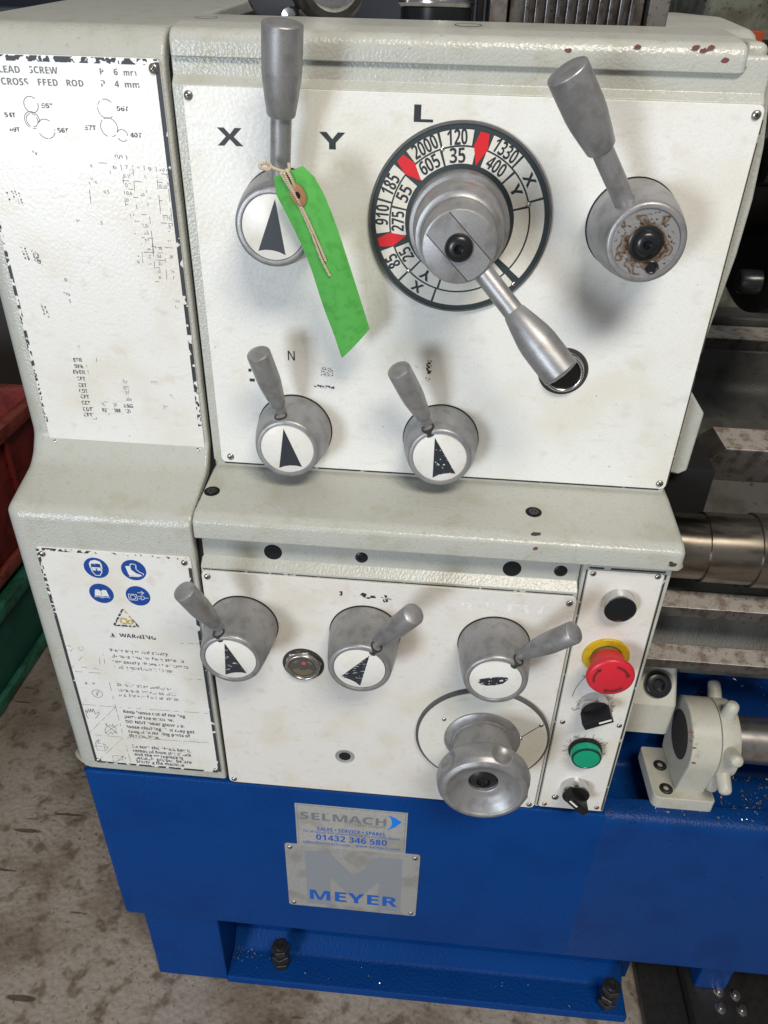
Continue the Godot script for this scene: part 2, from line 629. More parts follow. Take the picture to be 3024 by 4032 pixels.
	M.black_plastic.metallic_specular = 0.3
	var glass := mat("sight_glass", Color(0.5, 0.52, 0.5), 0.05)
	glass.transparency = BaseMaterial3D.TRANSPARENCY_ALPHA
	glass.albedo_color.a = 0.12
	mat("oil_amber", Color(0.16, 0.10, 0.03), 0.3, 0.4)
	mat("oil_dark", Color(0.012, 0.011, 0.010), 0.45).metallic_specular = 0.2
	var rust := mat("rust_face", Color(0.30, 0.30, 0.305), 0.42, 0.3)
	rust.albedo_texture = rust_rings()


# The tide marks that rust left on the front of the upper right knob.
func rust_rings() -> ImageTexture:
	var n := 256
	var im := Image.create_empty(n, n, false, Image.FORMAT_RGB8)
	var f := noise(81, 0.012, 2)
	var g := noise(82, 0.05, 3)
	for j in n:
		for i in n:
			var u := (i - n / 2.0) / n * 2.0
			var v := (j - n / 2.0) / n * 2.0
			var r := Vector2(u, v).length()
			var d := f.get_noise_2d(i, j) * 0.55
			var e := g.get_noise_2d(i, j)
			var c := Color(1, 1, 1)
			var band := exp(-pow((r - 0.72 - d) / 0.075, 2.0)) * 0.85
			var inner := exp(-pow((r - 0.54 - d * 0.4) / 0.13, 2.0)) * 1.0
			c = c.lerp(Color(0.50, 0.33, 0.17), clampf(maxf(band, inner) * (0.75 + 0.5 * e), 0, 1))
			c = c.lerp(Color(0.36, 0.17, 0.12), smoothstep(0.25, 0.5, e) * smoothstep(0.95, 0.6, r + d) * 0.8)
			im.set_pixel(i, j, c)
	return ImageTexture.create_from_image(im)


func make_screw() -> void:
	var st := begin()
	turn(st, V([0.0037, 0.0, 0.0036, 0.0006, 0.0031, 0.0013, 0.0021, 0.00185, 0.001, 0.0021, 0.0, 0.00215]), 20)
	screw_mesh = st.commit()
	screw_mesh.surface_set_material(0, M.steel)
	st = begin()
	for k in 2:
		X = Transform3D(Basis(Vector3(0, 0, 1), k * PI / 2), Vector3.ZERO)
		box(st, Vector3(-0.0017, -0.00038, 0.0014), Vector3(0.0017, 0.00038, 0.00222), 0.0001)
	X = Transform3D()
	st.commit(screw_mesh)
	screw_mesh.surface_set_material(1, M.black_void)


# ------------------------------------------------------------------ castings

func castings() -> void:
	var L := lathe_root
	# headstock: the casting behind the upper panel
	var st := begin()
	along(st, rounded([[-0.32, -0.045], [-0.0015, -0.045], [-0.0015, 0.3072, 0.001], [-0.0070, 0.3130, 0.002], [-0.0075, 0.330], [-0.0075, 0.338, 0.004], [-0.32, 0.338]]), -0.0085, 0.4500, 0.001, 0.003)
	var head := obj("headstock", st, M.cream, L)
	st = begin()
	along(st, rounded([[-0.30, 0.322], [-0.028, 0.322], [-0.028, 0.3458, 0.006], [-0.06, 0.3475], [-0.30, 0.3475]]), 0.4345, 0.4525, 0.003, 0.008)
	obj("end_block", st, M.cream, head)
	# lid with its rounded front and the tray sunk into its top
	var prof := rounded([[-0.34, 0.3255], [-0.0035, 0.3255, 0.0012], [-0.0035, 0.3440, 0.011], [-0.030, 0.3492, 0.02], [-0.076, 0.3537, 0.001], [-0.080, 0.3470], [-0.34, 0.3470]], 7)
	st = begin()
	along(st, prof, -0.0080, 0.4300, 0.003, 0.005)
	var lid := obj("headstock_lid", st, M.cream, L)
	for p in [[0.2222, -0.050, 0.3508, 0.011], [0.010, -0.0515, 0.3508, 0.009]]:
		st = begin()
		X = Transform3D(Basis(Vector3(1, 0, 0), -PI / 2 + 0.09), Vector3(p[0], p[2], p[1]))
		turn(st, V([p[3], -0.004, p[3], 0.0006, p[3] * 0.93, 0.0006, p[3] * 0.9, -0.002, p[3] * 0.4, -0.0026, 0.0, -0.0026]), 24)
		X = Transform3D()
		obj("bolt_pocket", st, M.grime, lid)
	# raised flange along the headstock's right edge
	st = begin()
	extrude(st, rounded([[0.43, 0.33], [0.4515, 0.3315, 0.004], [0.4570, 0.318, 0.02], [0.4640, 0.275, 0.05], [0.4665, 0.235, 0.05], [0.4655, 0.19, 0.05], [0.459, 0.12, 0.05], [0.4535, 0.07], [0.43, 0.07]]), -0.032, -0.020, 0.0, 0.003)
	obj("end_flange", st, M.cream, head)
	# lug at the foot of the headstock
	st = begin()
	extrude(st, rounded([[0.44, 0.062], [0.462, 0.058, 0.004], [0.4790, 0.0365, 0.006], [0.4775, -0.028, 0.004], [0.470, -0.033, 0.003], [0.44, -0.029]]), -0.075, -0.03, 0.0, 0.003)
	obj("foot_lug", st, M.cream, head)
	st = begin()
	box(st, Vector3(0.4776, -0.0345, -0.062), Vector3(0.4800, 0.033, -0.040), 0.0006)
	obj("gasket", st, M.grime, head)
	# step: the cover over the feed gearbox
	st = begin()
	along(st, rounded([[-0.05, -0.0385], [0.006, -0.0385, 0.004], [0.0780, -0.0448, 0.012], [0.0872, -0.0500, 0.006], [0.0878, -0.0700, 0.0015], [-0.05, -0.0700]], 6), -0.0075, 0.4545, 0.002, 0.006)
	var step := obj("gearbox_cover", st, M.cream, L)
	for p in [[0.0014, 0.0456, -0.0419], [0.3171, 0.0453, -0.0419]]:
		st = begin()
		X = Transform3D(Basis(Vector3(1, 0, 0), -PI / 2 + 0.087), Vector3(p[0], p[2], p[1]))
		turn(st, V([0.0078, -0.003, 0.0078, 0.0003, 0.0, 0.0003]), 28)
		var pk := obj("bolt_pocket", st, M.oil_dark, step)
		st = begin()
		turn(st, V([0.0050, 0.0, 0.0048, 0.0009, 0.0024, 0.0009]), 24)
		turn(st, V([0.0024, 0.0009, 0.0022, 0.0004, 0.0, 0.0004]), 6, 2.0)
		X = Transform3D()
		obj("socket_bolt", st, M.black_bolt, pk)
	# feed gearbox
	st = begin()
	along(st, rounded([[-0.05, -0.0705], [0.0690, -0.0705], [0.0690, -0.1032, 0.001], [0.0783, -0.1108, 0.0012], [0.0783, -0.4452], [-0.05, -0.4452]]), -0.0085, 0.3662, 0.002, 0.001)
	var gb := obj("feed_gearbox", st, M.cream, L)
	for p in [[0.0644, -0.0938, 0.0090, 0], [0.1531, -0.0930, 0.0056, 1], [0.3010, -0.0938, 0.0090, 0], [0.3480, -0.0925, 0.0058, 1]]:
		st = begin()
		X = Transform3D(Basis(), Vector3(p[0], p[1], 0.0690))
		var r: float = p[2]
		if p[3] == 0:
			turn(st, V([r, -0.001, r, 0.0004, r * 0.95, 0.0004, r * 0.93, 0.0001, r * 0.5, 0.0001, 0.0, 0.0001]), 32)
			obj("bolt_hole", st, M.black_void, gb)
		else:
			turn(st, V([r * 1.12, -0.001, r * 1.12, 0.0003, r, 0.0003, r, 0.0008, r * 0.9, 0.0011, r * 0.5, 0.0011, r * 0.46, 0.0002, 0.0, 0.0002]), 32)
			obj("socket_bolt", st, M.black_bolt, gb)
		X = Transform3D()
	# box for the switches, to the right of it
	st = begin()
	extrude(st, rect(0.3672, -0.4458, 0.4500, -0.0772, 0.003), -0.10, 0.0762, 0.0, 0.0015)
	obj("switch_box", st, M.cream, L)
	# end cover on the left, over the change gears
	prof = rounded([[-0.36, -0.4450], [0.0783, -0.4450, 0.004], [0.0783, -0.0560, 0.016], [0.012, -0.0365, 0.030], [-0.0015, -0.0160, 0.012], [-0.0015, 0.3440, 0.030], [-0.36, 0.3710]], 9)
	st = begin()
	along(st, prof, -0.2045, -0.0125, 0.020, 0.003)
	obj("end_cover", st, M.cream, L)
	# dark rubber in the gap between cover and headstock
	st = begin()
	along(st, rounded([[-0.34, -0.4440], [0.0700, -0.4440], [0.0700, -0.0590, 0.010], [0.004, -0.0440, 0.02], [-0.0090, -0.0160], [-0.0120, 0.3380, 0.028], [-0.34, 0.3580]]), -0.0130, -0.0070)
	obj("seal", st, M.black_void, L)


func base_plates() -> void:
	var L := lathe_root
	# blue cabinet: its front runs on below the bed
	var st := begin()
	along(st, rounded([[-0.45, -0.7765], [0.0798, -0.7765, 0.006], [0.0798, -0.4486, 0.003], [-0.45, -0.4486]], 5), -0.1985, 0.4535, 0.010, 0.0)
	var base := obj("machine_base", st, M.blue_paint, L)
	st = begin()
	along(st, rounded([[-0.45, -0.7765], [0.0798, -0.7765, 0.006], [0.0798, -0.4530, 0.018], [0.046, -0.4530, 0.006], [0.030, -0.5000, 0.006], [-0.045, -0.5000, 0.01], [-0.050, -0.40, 0.02], [-0.062, -0.292, 0.01], [-0.10, -0.285], [-0.45, -0.285]], 5), 0.4535, 1.9)
	obj("coolant_tray", st, M.blue_oily, base)
	# plinth on the left and the recessed back
	st = begin()
	box(st, Vector3(-0.183, -1.0, -0.40), Vector3(-0.066, -0.7766, 0.056), 0.003)
	obj("plinth", st, M.blue_paint, L)
	st = begin()
	box(st, Vector3(-0.066, -1.0, -0.40), Vector3(0.60, -0.7768, -0.012), 0.002)
	var back := obj("plinth", st, M.blue_paint, L)
	st = begin()
	along(st, rounded([[-0.013, -0.9999], [0.0588, -0.9999], [0.0588, -0.9850, 0.004], [0.010, -0.9850, 0.012], [-0.012, -0.960], [-0.013, -0.960]]), -0.0655, 0.588, 0.0, 0.004)
	var flange := obj("base_flange", st, M.blue_paint, L)
	# levelling bolts
	for p in [[0.0205, 0.030], [0.5560, 0.040]]:
		st = begin()
		X = Transform3D(Basis(Vector3(1, 0, 0), -PI / 2), Vector3(p[0], -0.985, p[1]))
		turn(st, V([0.0095, -0.002, 0.0095, 0.060, 0.0085, 0.0615, 0.0055, 0.0615, 0.0052, 0.050, 0.0, 0.050]), 24)
		X = Transform3D()
		var bolt := obj("levelling_bolt", st, M.dark_steel, L)
		for h in [[0.006, 0.012, 0.2], [0.024, 0.013, 0.55], [0.046, 0.0125, 0.2]]:
			st = begin()
			var hex := PackedVector2Array()
			for k in 6:
				hex.append(Vector2.from_angle(k * PI / 3 + h[2]) * 0.0155)
			X = Transform3D(Basis(Vector3(1, 0, 0), -PI / 2), Vector3(p[0], -0.985, p[1]))
			extrude(st, hex, h[0], h[0] + h[1], 0.002, 0.002, Basis(), 2)
			X = Transform3D()
			obj("hex_nut", st, M.dark_steel, bolt)
	# oily foot with four bolts at the lower right
	st = begin()
	box(st, Vector3(0.684, -0.9998, -0.20), Vector3(1.20, -0.95, 0.16), 0.006)
	box(st, Vector3(0.615, -0.9998, -0.10), Vector3(0.684, -0.975, 0.16), 0.004)
	var foot := obj("oily_foot", st, M.dark_steel, L)
	for p in [[0.733, 0.021], [0.758, 0.024], [0.729, 0.046], [0.762, 0.046]]:
		st = begin()
		X = Transform3D(Basis(Vector3(1, 0, 0), -PI / 2), Vector3(p[0], -0.95, p[1]))
		turn(st, V([0.0085, -0.001, 0.0085, 0.001, 0.0062, 0.0015, 0.0060, 0.007, 0.005, 0.0085, 0.0, 0.0088]), 18)
		X = Transform3D()
		obj("bolt", st, M.steel, foot)
	st = begin()
	box(st, Vector3(0.694, -0.95, -0.06), Vector3(0.744, -0.79, 0.018), 0.003)
	obj("rear_leg", st, M.blue_oily, L)
	# maker's plate and the dealer's label above it
	st = begin()
	extrude(st, rect(0.0722, -0.5640, 0.2152, -0.4760, 0.0005, 2), ZL - 0.0002, ZL + 0.0003)
	var label := obj("dealer_label", st, M.foil_label, L)
	var zt := ZL + 0.00045
	st = begin()
	for e in [[0.0748, -0.4784, 0.2128, -0.4784], [0.0748, -0.4784, 0.0748, -0.5600], [0.2128, -0.4784, 0.2128, -0.5600]]:
		line(st, Vector2(e[0], e[1]), Vector2(e[2], e[3]), 0.0005, zt)
	for e in [["SELMACH", 0.0783, -0.5066, 0.1104, 0.0142]]:
		lettering(st, e[0], e[1], e[2], e[3], e[4], zt, true)
	for e in [["MACHINERY", 0.1520, -0.5127, 0.0366, 0.0051]]:
		lettering(st, e[0], e[1], e[2], e[3], e[4], zt)
	obj("lettering", st, M.grey_print, label)
	st = begin()
	for e in [["SALES • SERVICE • SPARES", 0.0999, -0.5284, 0.0877, 0.0070], ["01432 346 580", 0.0978, -0.5485, 0.0927, 0.0117]]:
		lettering(st, e[0], e[1], e[2], e[3], e[4], zt, true)
	for e in [["For all spares and consumables on this machine, phone", 0.0816, -0.5340, 0.1247, 0.0047], ["sales@selmach.com", 0.0803, -0.5579, 0.0618, 0.0054], ["www.selmach.com", 0.1497, -0.5567, 0.0587, 0.0054]]:
		lettering(st, e[0], e[1], e[2], e[3], e[4], zt)
	obj("lettering", st, M.blue_print, label)
	st = begin()
	flat_poly(st, smooth2([[0.1913, -0.4845], [0.1991, -0.4876], [0.2082, -0.4963], [0.1997, -0.5077], [0.1889, -0.5152], [0.195, -0.5065], [0.1963, -0.4981], [0.1945, -0.4910]]), zt)
	obj("crescent_emblem", st, M.sky_print, label)
	st = begin()
	extrude(st, rect(0.0553, -0.7066, 0.2352, -0.5615, 0.004), ZL - 0.0002, ZL + 0.0014, 0.0, 0.0004)
	var plate := obj("maker_plate", st, M.aluminium_plate, L)
	zt = ZL + 0.00155
	st = begin()
	flat_poly(st, V([0.0816, -0.5737, 0.1142, -0.5737, 0.1482, -0.6222, 0.1807, -0.5737, 0.2120, -0.5737, 0.2130, -0.6983, 0.1820, -0.6983, 0.1815, -0.6310, 0.1485, -0.6830, 0.1152, -0.6290, 0.1152, -0.6983, 0.0825, -0.6983]), zt)
	obj("monogram", st, M.pale_print, plate)
	st = begin()
	zt = ZL + 0.0017
	for e in [["MEYER", 0.0858, -0.6873, 0.1229, 0.0233]]:
		lettering(st, e[0], e[1], e[2], e[3], e[4], zt, true)
	obj("lettering", st, M.blue_print, plate)
	for p in [[0.0625, -0.5685], [0.2285, -0.5685], [0.0625, -0.6995], [0.2285, -0.6995]]:
		screw(plate, p[0], p[1], ZL + 0.0013, 0.95, randf_at(p[0]))


func randf_at(v: float) -> float:
	return fposmod(sin(v * 917.13) * 43758.5, 3.0)


func smooth2(pts: Array) -> PackedVector2Array:
	var corners := []
	for p in pts:
		corners.append([p[0], p[1], 0.0])
	for k in [1, 3, 6]:
		corners[k].append(0.02)
	for c in corners:
		if c.size() == 4:
			c.remove_at(2)
	return rounded(corners)


# ------------------------------------------------------------------ bed, rods and what is seen to the right

func bed_and_rods() -> void:
	var L := lathe_root
	var st := begin()
	along(st, rounded([[-0.20, -0.30], [-0.20, -0.075], [-0.117, -0.085, 0.004], [-0.045, -0.108, 0.02], [-0.030, -0.150, 0.006], [0.0, -0.160], [0.0, -0.1715], [-0.016, -0.190, 0.02], [-0.021, -0.222, 0.02], [-0.003, -0.240], [-0.003, -0.2515], [-0.012, -0.268, 0.01], [-0.022, -0.30]], 5), 0.40, 1.9)
	var bed := obj("bed", st, M.cream_rough, L)
	st = begin()
	along(st, rounded([[-0.02, -0.1715], [0.0290, -0.1715], [0.0290, -0.1600], [-0.02, -0.1600]]), 0.42, 1.9)
	way_top(obj("guide_way", st, M.way_side, bed), Vector3(0.42, -0.1600, 0.0005), Vector3(1.9, -0.1590, 0.0290))
	st = begin()
	along(st, rounded([[-0.01, -0.2515], [0.0240, -0.2515], [0.0240, -0.2400], [-0.01, -0.2400]]), 0.42, 1.9)
	way_top(obj("guide_way", st, M.way_side, bed), Vector3(0.42, -0.2400, -0.0025), Vector3(1.9, -0.2390, 0.0240))
	st = begin()
	extrude(st, V([0.506, -0.085, 1.9, -0.085, 1.9, -0.045, 0.5445, -0.045]), -0.172, -0.117, 0.0, 0.001)
	way_top(obj("front_way", st, M.way_side, bed), Vector3(0.5455, -0.0450, -0.1715), Vector3(1.9, -0.0440, -0.1172))
	st = begin()
	along(st, rounded([[-0.60, -0.2], [-0.60, -0.03, 0.006], [-0.545, -0.03, 0.006], [-0.545, -0.060], [-0.478, -0.060, 0.004], [-0.468, -0.120, 0.03], [-0.36, -0.165, 0.05], [-0.27, -0.150, 0.03], [-0.245, -0.070, 0.02], [-0.215, -0.052, 0.01], [-0.172, -0.0525], [-0.172, -0.2]], 6), 0.46, 1.9)
	obj("rear_casting", st, M.cream_rough, bed)
	st = begin()
	along(st, rounded([[-0.540, -0.061], [-0.480, -0.061], [-0.480, -0.044, 0.001], [-0.540, -0.044, 0.001]]), 0.46, 1.9)
	way_top(obj("rear_way", st, M.way_side, bed), Vector3(0.46, -0.0440, -0.5395), Vector3(1.9, -0.0430, -0.4805))
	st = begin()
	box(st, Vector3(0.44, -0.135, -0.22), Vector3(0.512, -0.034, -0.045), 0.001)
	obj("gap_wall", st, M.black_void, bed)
	# flange with its big cap screw, bolting the gearbox to the bed
	st = begin()
	extrude(st, rounded([[-0.075, -0.265], [-0.024, -0.268, 0.006], [-0.012, -0.292, 0.012], [0.0125, -0.3235, 0.002], [0.0125, -0.372], [-0.075, -0.372]], 5), 0.40, 0.5255, 0.0, 0.006, Basis(Vector3(0, 0, 1), Vector3(0, 1, 0), Vector3(1, 0, 0)))
	var fl := obj("bed_flange", st, M.cream_clean, L)
	st = begin()
	X = Transform3D(Basis(Vector3(1, 0, 0), -0.66), Vector3(0.5010, -0.3015, 0.0005))
	turn(st, V([0.0158, -0.004, 0.0158, 0.0006, 0.0142, 0.0006, 0.0138, 0.0022, 0.0122, 0.0030, 0.0075, 0.0030]), 36)
	turn(st, V([0.0075, 0.0030, 0.0068, -0.0035, 0.0, -0.0035]), 6, 2.0)
	X = Transform3D()
	obj("cap_screw", st, M.black_bolt, fl)
	# telescopic spring cover of the lead screw
	var X0 := Transform3D(Basis(Vector3(0, 1, 0), PI / 2), Vector3(0, -0.100, 0.0))
	st = begin()
	X = X0
	turn(st, V([0.0, 0.40, 0.0345, 0.40, 0.0345, 0.5125, 0.0340, 0.5130, 0.030, 0.5130]), 64)
	turn(st, V([0.0, 0.50, 0.0368, 0.50, 0.0368, 0.5560, 0.0362, 0.5565, 0.030, 0.5565]), 64)
	turn(st, V([0.0, 0.55, 0.0390, 0.55, 0.0390, 0.62, 0.0385, 0.6205, 0.030, 0.6205]), 64)
	X = Transform3D()
	obj("lead_screw_cover", st, M.cover_steel, L)
	# feed rod, its bearing and the ring with pins
	st = begin()
	X = Transform3D(Basis(Vector3(0, 1, 0), PI / 2), Vector3(0, -0.372, 0.010))
	turn(st, V([0.0, 0.56, 0.0285, 0.56, 0.0285, 1.9, 0.0, 1.9]), 48)
	X = Transform3D()
	obj("feed_rod", st, M.steel, L)
	st = begin()
	extrude(st, rounded([[0.511, -0.020, 0.004], [0.586, -0.020, 0.002], [0.586, 0.058, 0.004], [0.513, 0.058, 0.009]]), 0.4335, 0.4545, 0.001, 0.003, Basis(Vector3(1, 0, 0), Vector3(0, 0, 1), Vector3(0, -1, 0)))
	var br := obj("rod_bracket", st, M.cream_clean, L)
	br.mesh = flip_y(st)
	st = begin()
	var ring := PackedVector2Array()
	var pz := 0.010
	var py := -0.372
	for k in 37:
		var a := PI * k / 36.0 - 0.15 * (1.0 - 2.0 * k / 36.0)
		ring.append(Vector2(pz + 0.047 * cos(a), py + 0.047 * sin(a)))
	ring.append(Vector2(pz - 0.036, -0.436))
	ring.append(Vector2(pz + 0.036, -0.436))
	along(st, ring, 0.540, 0.5735, 0.003, 0.001)
	X = Transform3D(Basis(Vector3(0, 1, 0), PI / 2), Vector3(0, py, pz))
	turn(st, V([0.042, 0.5735, 0.0470, 0.5745, 0.0470, 0.5930, 0.0455, 0.5960, 0.0290, 0.5960]), 48)
	X = Transform3D()
	obj("bearing_housing", st, M.cream_clean, br)
	st = begin()
	X = Transform3D(Basis(Vector3(0, 1, 0), PI / 2), Vector3(0, py, pz))
	turn(st, V([0.0, 0.5397, 0.0300, 0.5397, 0.0300, 0.5410]), 40)
	X = Transform3D()
	obj("bore", st, M.grime, br)
	for a in [82.0, 25.0, -22.0, -62.0, 140.0]:
		st = begin()
		var d := Vector3(0, sin(deg_to_rad(a)), cos(deg_to_rad(a)))
		X = Transform3D(Basis(Quaternion(Vector3(0, 0, 1), d)), Vector3(0.5840, py, pz))
		turn(st, V([0.0095, 0.043, 0.0085, 0.048, 0.0080, 0.060, 0.0072, 0.0655, 0.005, 0.068, 0.0, 0.069]), 20)
		X = Transform3D()
		obj("pin", st, M.cream_clean, br)
	for p in [[0.5300, 0.009], [0.5300, 0.044]]:
		st = begin()
		X = Transform3D(Basis(Vector3(1, 0, 0), -PI / 2), Vector3(p[0], -0.4335, p[1]))
		turn(st, V([0.0082, -0.002, 0.0082, 0.0005, 0.0072, 0.0005, 0.0070, 0.0014, 0.0060, 0.0020, 0.0040, 0.0020]), 28)
		turn(st, V([0.0040, 0.0020, 0.0036, -0.001, 0.0, -0.001]), 6, 2.0)
		X = Transform3D()
		obj("cap_screw", st, M.dark_steel, br)
	# chuck and spindle nose, dark beyond the headstock
	st = begin()
	X = Transform3D(Basis(Vector3(0, 1, 0), PI / 2), Vector3(0, 0.222, -0.30))
	turn(st, V([0.0, 0.45, 0.075, 0.45, 0.075, 0.575, 0.150, 0.575, 0.160, 0.583, 0.160, 0.70, 0.152, 0.708, 0.0, 0.708]), 64)
	X = Transform3D()
	var chuck := obj("chuck", st, M.chuck_black, L)
	for p in [[0.244, -0.17, 0.524, 0.022], [0.12, -0.20, 0.545, 0.013]]:
		st = begin()
		X = Transform3D(Basis(Vector3(0, 1, 0), -PI / 2), Vector3(p[2] - 0.004, p[0], p[1]))
		turn(st, V([p[3], -0.02, p[3], 0.0, p[3] * 0.8, 0.003, 0.0, 0.003]), 32)
		X = Transform3D()
		obj("chuck_bolt", st, M.black_bolt, chuck)
	# greasy castings behind the headstock's top right corner
	st = begin()
	box(st, Vector3(0.470, 0.16, -0.42), Vector3(0.60, 0.33, -0.30), 0.01)
	obj("bearing_block", st, M.way_side, L)
	st = begin()
	along(st, rounded([[-0.42, 0.30], [-0.13, 0.30], [-0.13, 0.352, 0.02], [-0.24, 0.362, 0.02], [-0.42, 0.366]]), 0.385, 0.478, 0.004, 0.012)
	obj("rear_lid", st, M.cream, L)


func way_top(way: Node, lo: Vector3, hi: Vector3) -> void:
	var st := begin()
	box(st, lo, hi, 0.0003)
	obj("ground_face", st, M.way_steel, way)


func flip_y(st: SurfaceTool) -> ArrayMesh:
	# the bracket's foot was drawn downwards along -y: turn it the right way up
	var arr := st.commit_to_arrays()
	var v: PackedVector3Array = arr[Mesh.ARRAY_VERTEX]
	for i in v.size():
		v[i].y = v[i].y
	arr[Mesh.ARRAY_VERTEX] = v
	var m := ArrayMesh.new()
	m.add_surface_from_arrays(Mesh.PRIMITIVE_TRIANGLES, arr)
	return m

# ------------------------------------------------------------------ plates with print

func plates() -> void:
	var L := lathe_root
	# upper control panel
	var st := begin()
	extrude(st, rect(0.0, -0.0337, 0.4497, 0.3063, 0.005), -0.0016, 0.0, 0.0, 0.0004)
	var up := obj("upper_panel", st, M.panel, L)
	for p in [[0.0045, 0.2995], [0.4443, 0.2994], [0.0098, -0.0272], [0.4432, -0.0275]]:
		screw(up, p[0], p[1], 0.0, 1.0, randf_at(p[1] + p[0]))
	st = begin()
	for e in [[0.003, -0.0350, 0.444, -0.0350, 0.0018], [0.4507, -0.028, 0.4507, 0.296, 0.0010]]:
		line(st, Vector2(e[0], e[1]), Vector2(e[2], e[3]), e[4], -0.0012, wear(5, 0.05), 0.45)
	obj("grime_line", st, M.grime, up)
	st = begin()
	for e in [["X", 0.0249, 0.2641, 0.0212, 0.0133], ["Y", 0.1088, 0.2644, 0.0210, 0.0124], ["L", 0.1842, 0.2865, 0.0152, 0.0120]]:
		lettering(st, e[0], e[1], e[2], e[3], e[4], 0.00025, true)
	for e in [["N", 0.0745, 0.0814, 0.0066, 0.0093]]:
		lettering(st, e[0], e[1], e[2], e[3], e[4], 0.00025)
	for e in [[0.0360, 0.0590, 0.0410, 0.0590], [0.0355, 0.0690, 0.0385, 0.0690]]:
		line(st, Vector2(e[0], e[1]), Vector2(e[2], e[3]), 0.0030, 0.00025)
	line(st, Vector2(0.0976, 0.0570), Vector2(0.1182, 0.0558), 0.0028, 0.00025, wear(6, 0.35), -0.02)
	line(st, Vector2(0.1055, 0.0718), Vector2(0.1172, 0.0718), 0.009, 0.00025, wear(7, 0.6), -0.22)
	line(st, Vector2(0.2075, 0.0885), Vector2(0.2076, 0.0755), 0.0050, 0.00025, wear(8, 0.30), 0.03)
	line(st, Vector2(0.2058, 0.0720), Vector2(0.2085, 0.0690), 0.0030, 0.00025, wear(9, 0.4), -0.1)
	line(st, Vector2(0.1950, 0.0825), Vector2(0.1975, 0.0825), 0.0040, 0.00025, wear(10, 0.4), -0.15)
	line(st, Vector2(0.295, 0.302), Vector2(0.312, 0.296), 0.010, 0.00025, wear(13, 0.3), -0.42)
	obj("lettering", st, M.ink, up)
	# lower control panel
	st = begin()
	extrude(st, rect(-0.0080, -0.4447, 0.3665, -0.1154, 0.006), ZL - 0.0016, ZL, 0.0, 0.0004)
	var low := obj("lower_panel", st, M.panel_worn, L)
	for p in [[-0.0020, -0.1222], [0.3600, -0.1229], [-0.0015, -0.4389], [0.3605, -0.4386]]:
		screw(low, p[0], p[1], ZL, 0.95, randf_at(p[1] * 3.0 + p[0]))
	st = begin()
	for e in [[-0.006, -0.1134, 0.362, -0.1134, 0.0012], [-0.004, -0.4463, 0.364, -0.4463, 0.0020]]:
		line(st, Vector2(e[0], e[1]), Vector2(e[2], e[3]), e[4], ZL - 0.0010, wear(15, 0.06), 0.42)
	obj("grime_line", st, M.grime, low)
	st = begin()
	var wn := wear(16, 0.20)
	for e in [[0.1322, -0.1315, 0.1352, -0.1315, 0.0055], [0.1540, -0.1300, 0.1590, -0.1325, 0.005], [0.1580, -0.1345, 0.1640, -0.1350, 0.0022], [0.1635, -0.1330, 0.1690, -0.1330, 0.0030], [0.1745, -0.1310, 0.1800, -0.1322, 0.0042], [0.1765, -0.1375, 0.1812, -0.1360, 0.0040], [0.1800, -0.1335, 0.1850, -0.1345, 0.002]]:
		line(st, Vector2(e[0], e[1]), Vector2(e[2], e[3]), e[4], ZL + 0.00025, wn, 0.16)
	obj("lettering", st, M.ink, low)
	st = begin()
	for e in [["R", 0.2541, -0.1423, 0.0138, 0.0110], ["Y", 0.2775, -0.1410, 0.0110, 0.0110], ["F", 0.3007, -0.1405, 0.0123, 0.0110], ["U", 0.3165, -0.1408, 0.0190, 0.0124]]:
		lettering(st, e[0], e[1], e[2], e[3], e[4], ZL + 0.00025, true, 0.0, wear(17, 0.12), 0.12)
	obj("lettering", st, M.ghost_print, low)
	# switch panel
	st = begin()
	extrude(st, rounded([[0.3725, -0.4428, 0.002], [0.4462, -0.4424, 0.002], [0.4432, -0.0818, 0.002], [0.3720, -0.0822, 0.002]]), ZL - 0.0045, ZL - 0.0018, 0.0, 0.0004)
	var sw := obj("switch_panel", st, M.panel_worn, L)
	st = begin()
	var gz := ZL - 0.0034
	for e in [[0.4452, -0.083, 0.4480, -0.442, 0.0018], [0.372, -0.0806, 0.4445, -0.0802, 0.0020], [0.3708, -0.083, 0.3710, -0.4425, 0.0014], [0.372, -0.4439, 0.446, -0.4435, 0.0014]]:
		line(st, Vector2(e[0], e[1]), Vector2(e[2], e[3]), e[4], gz, wear(25, 0.05), 0.5)
	obj("grime_line", st, M.grime, sw)
	for p in [[0.3770, -0.0860], [0.4375, -0.0845], [0.3790, -0.2928], [0.4405, -0.2915], [0.3790, -0.4372], [0.4410, -0.4357]]:
		screw(sw, p[0], p[1], ZL - 0.0018, 0.82, randf_at(p[1]))
	screw(sw, 0.3895, -0.4228, ZL - 0.0018, 1.15, 0.2)
	# chart of the change gears on the end cover
	st = begin()
	extrude(st, rounded([[-0.1800, -0.0285, 0.004], [-0.0165, -0.0285, 0.004], [-0.0157, 0.3241, 0.004], [-0.1800, 0.3241, 0.004]]), -0.0016, 0.0, 0.0, 0.0004)
	var chart := obj("gear_chart", st, M.sign_white, L)
	for p in [[-0.0210, 0.3171], [-0.1740, -0.0233], [-0.0226, -0.0229]]:
		screw(chart, p[0], p[1], 0.0, 1.1, randf_at(p[1]))
	st = begin()
	line(st, Vector2(-0.1785, 0.3215), Vector2(-0.0175, 0.3215), 0.0042, 0.00025, wear(31, 0.12), 0.0)
	line(st, Vector2(-0.0178, 0.3215), Vector2(-0.0184, 0.055), 0.0038, 0.00025, wear(32, 0.06), 0.38)
	line(st, Vector2(-0.0184, 0.055), Vector2(-0.0186, 0.005), 0.0036, 0.00025, wear(32, 0.16), -0.02)
	line(st, Vector2(-0.1785, 0.3215), Vector2(-0.1785, 0.06), 0.0030, 0.00025, wear(33, 0.12), 0.02)
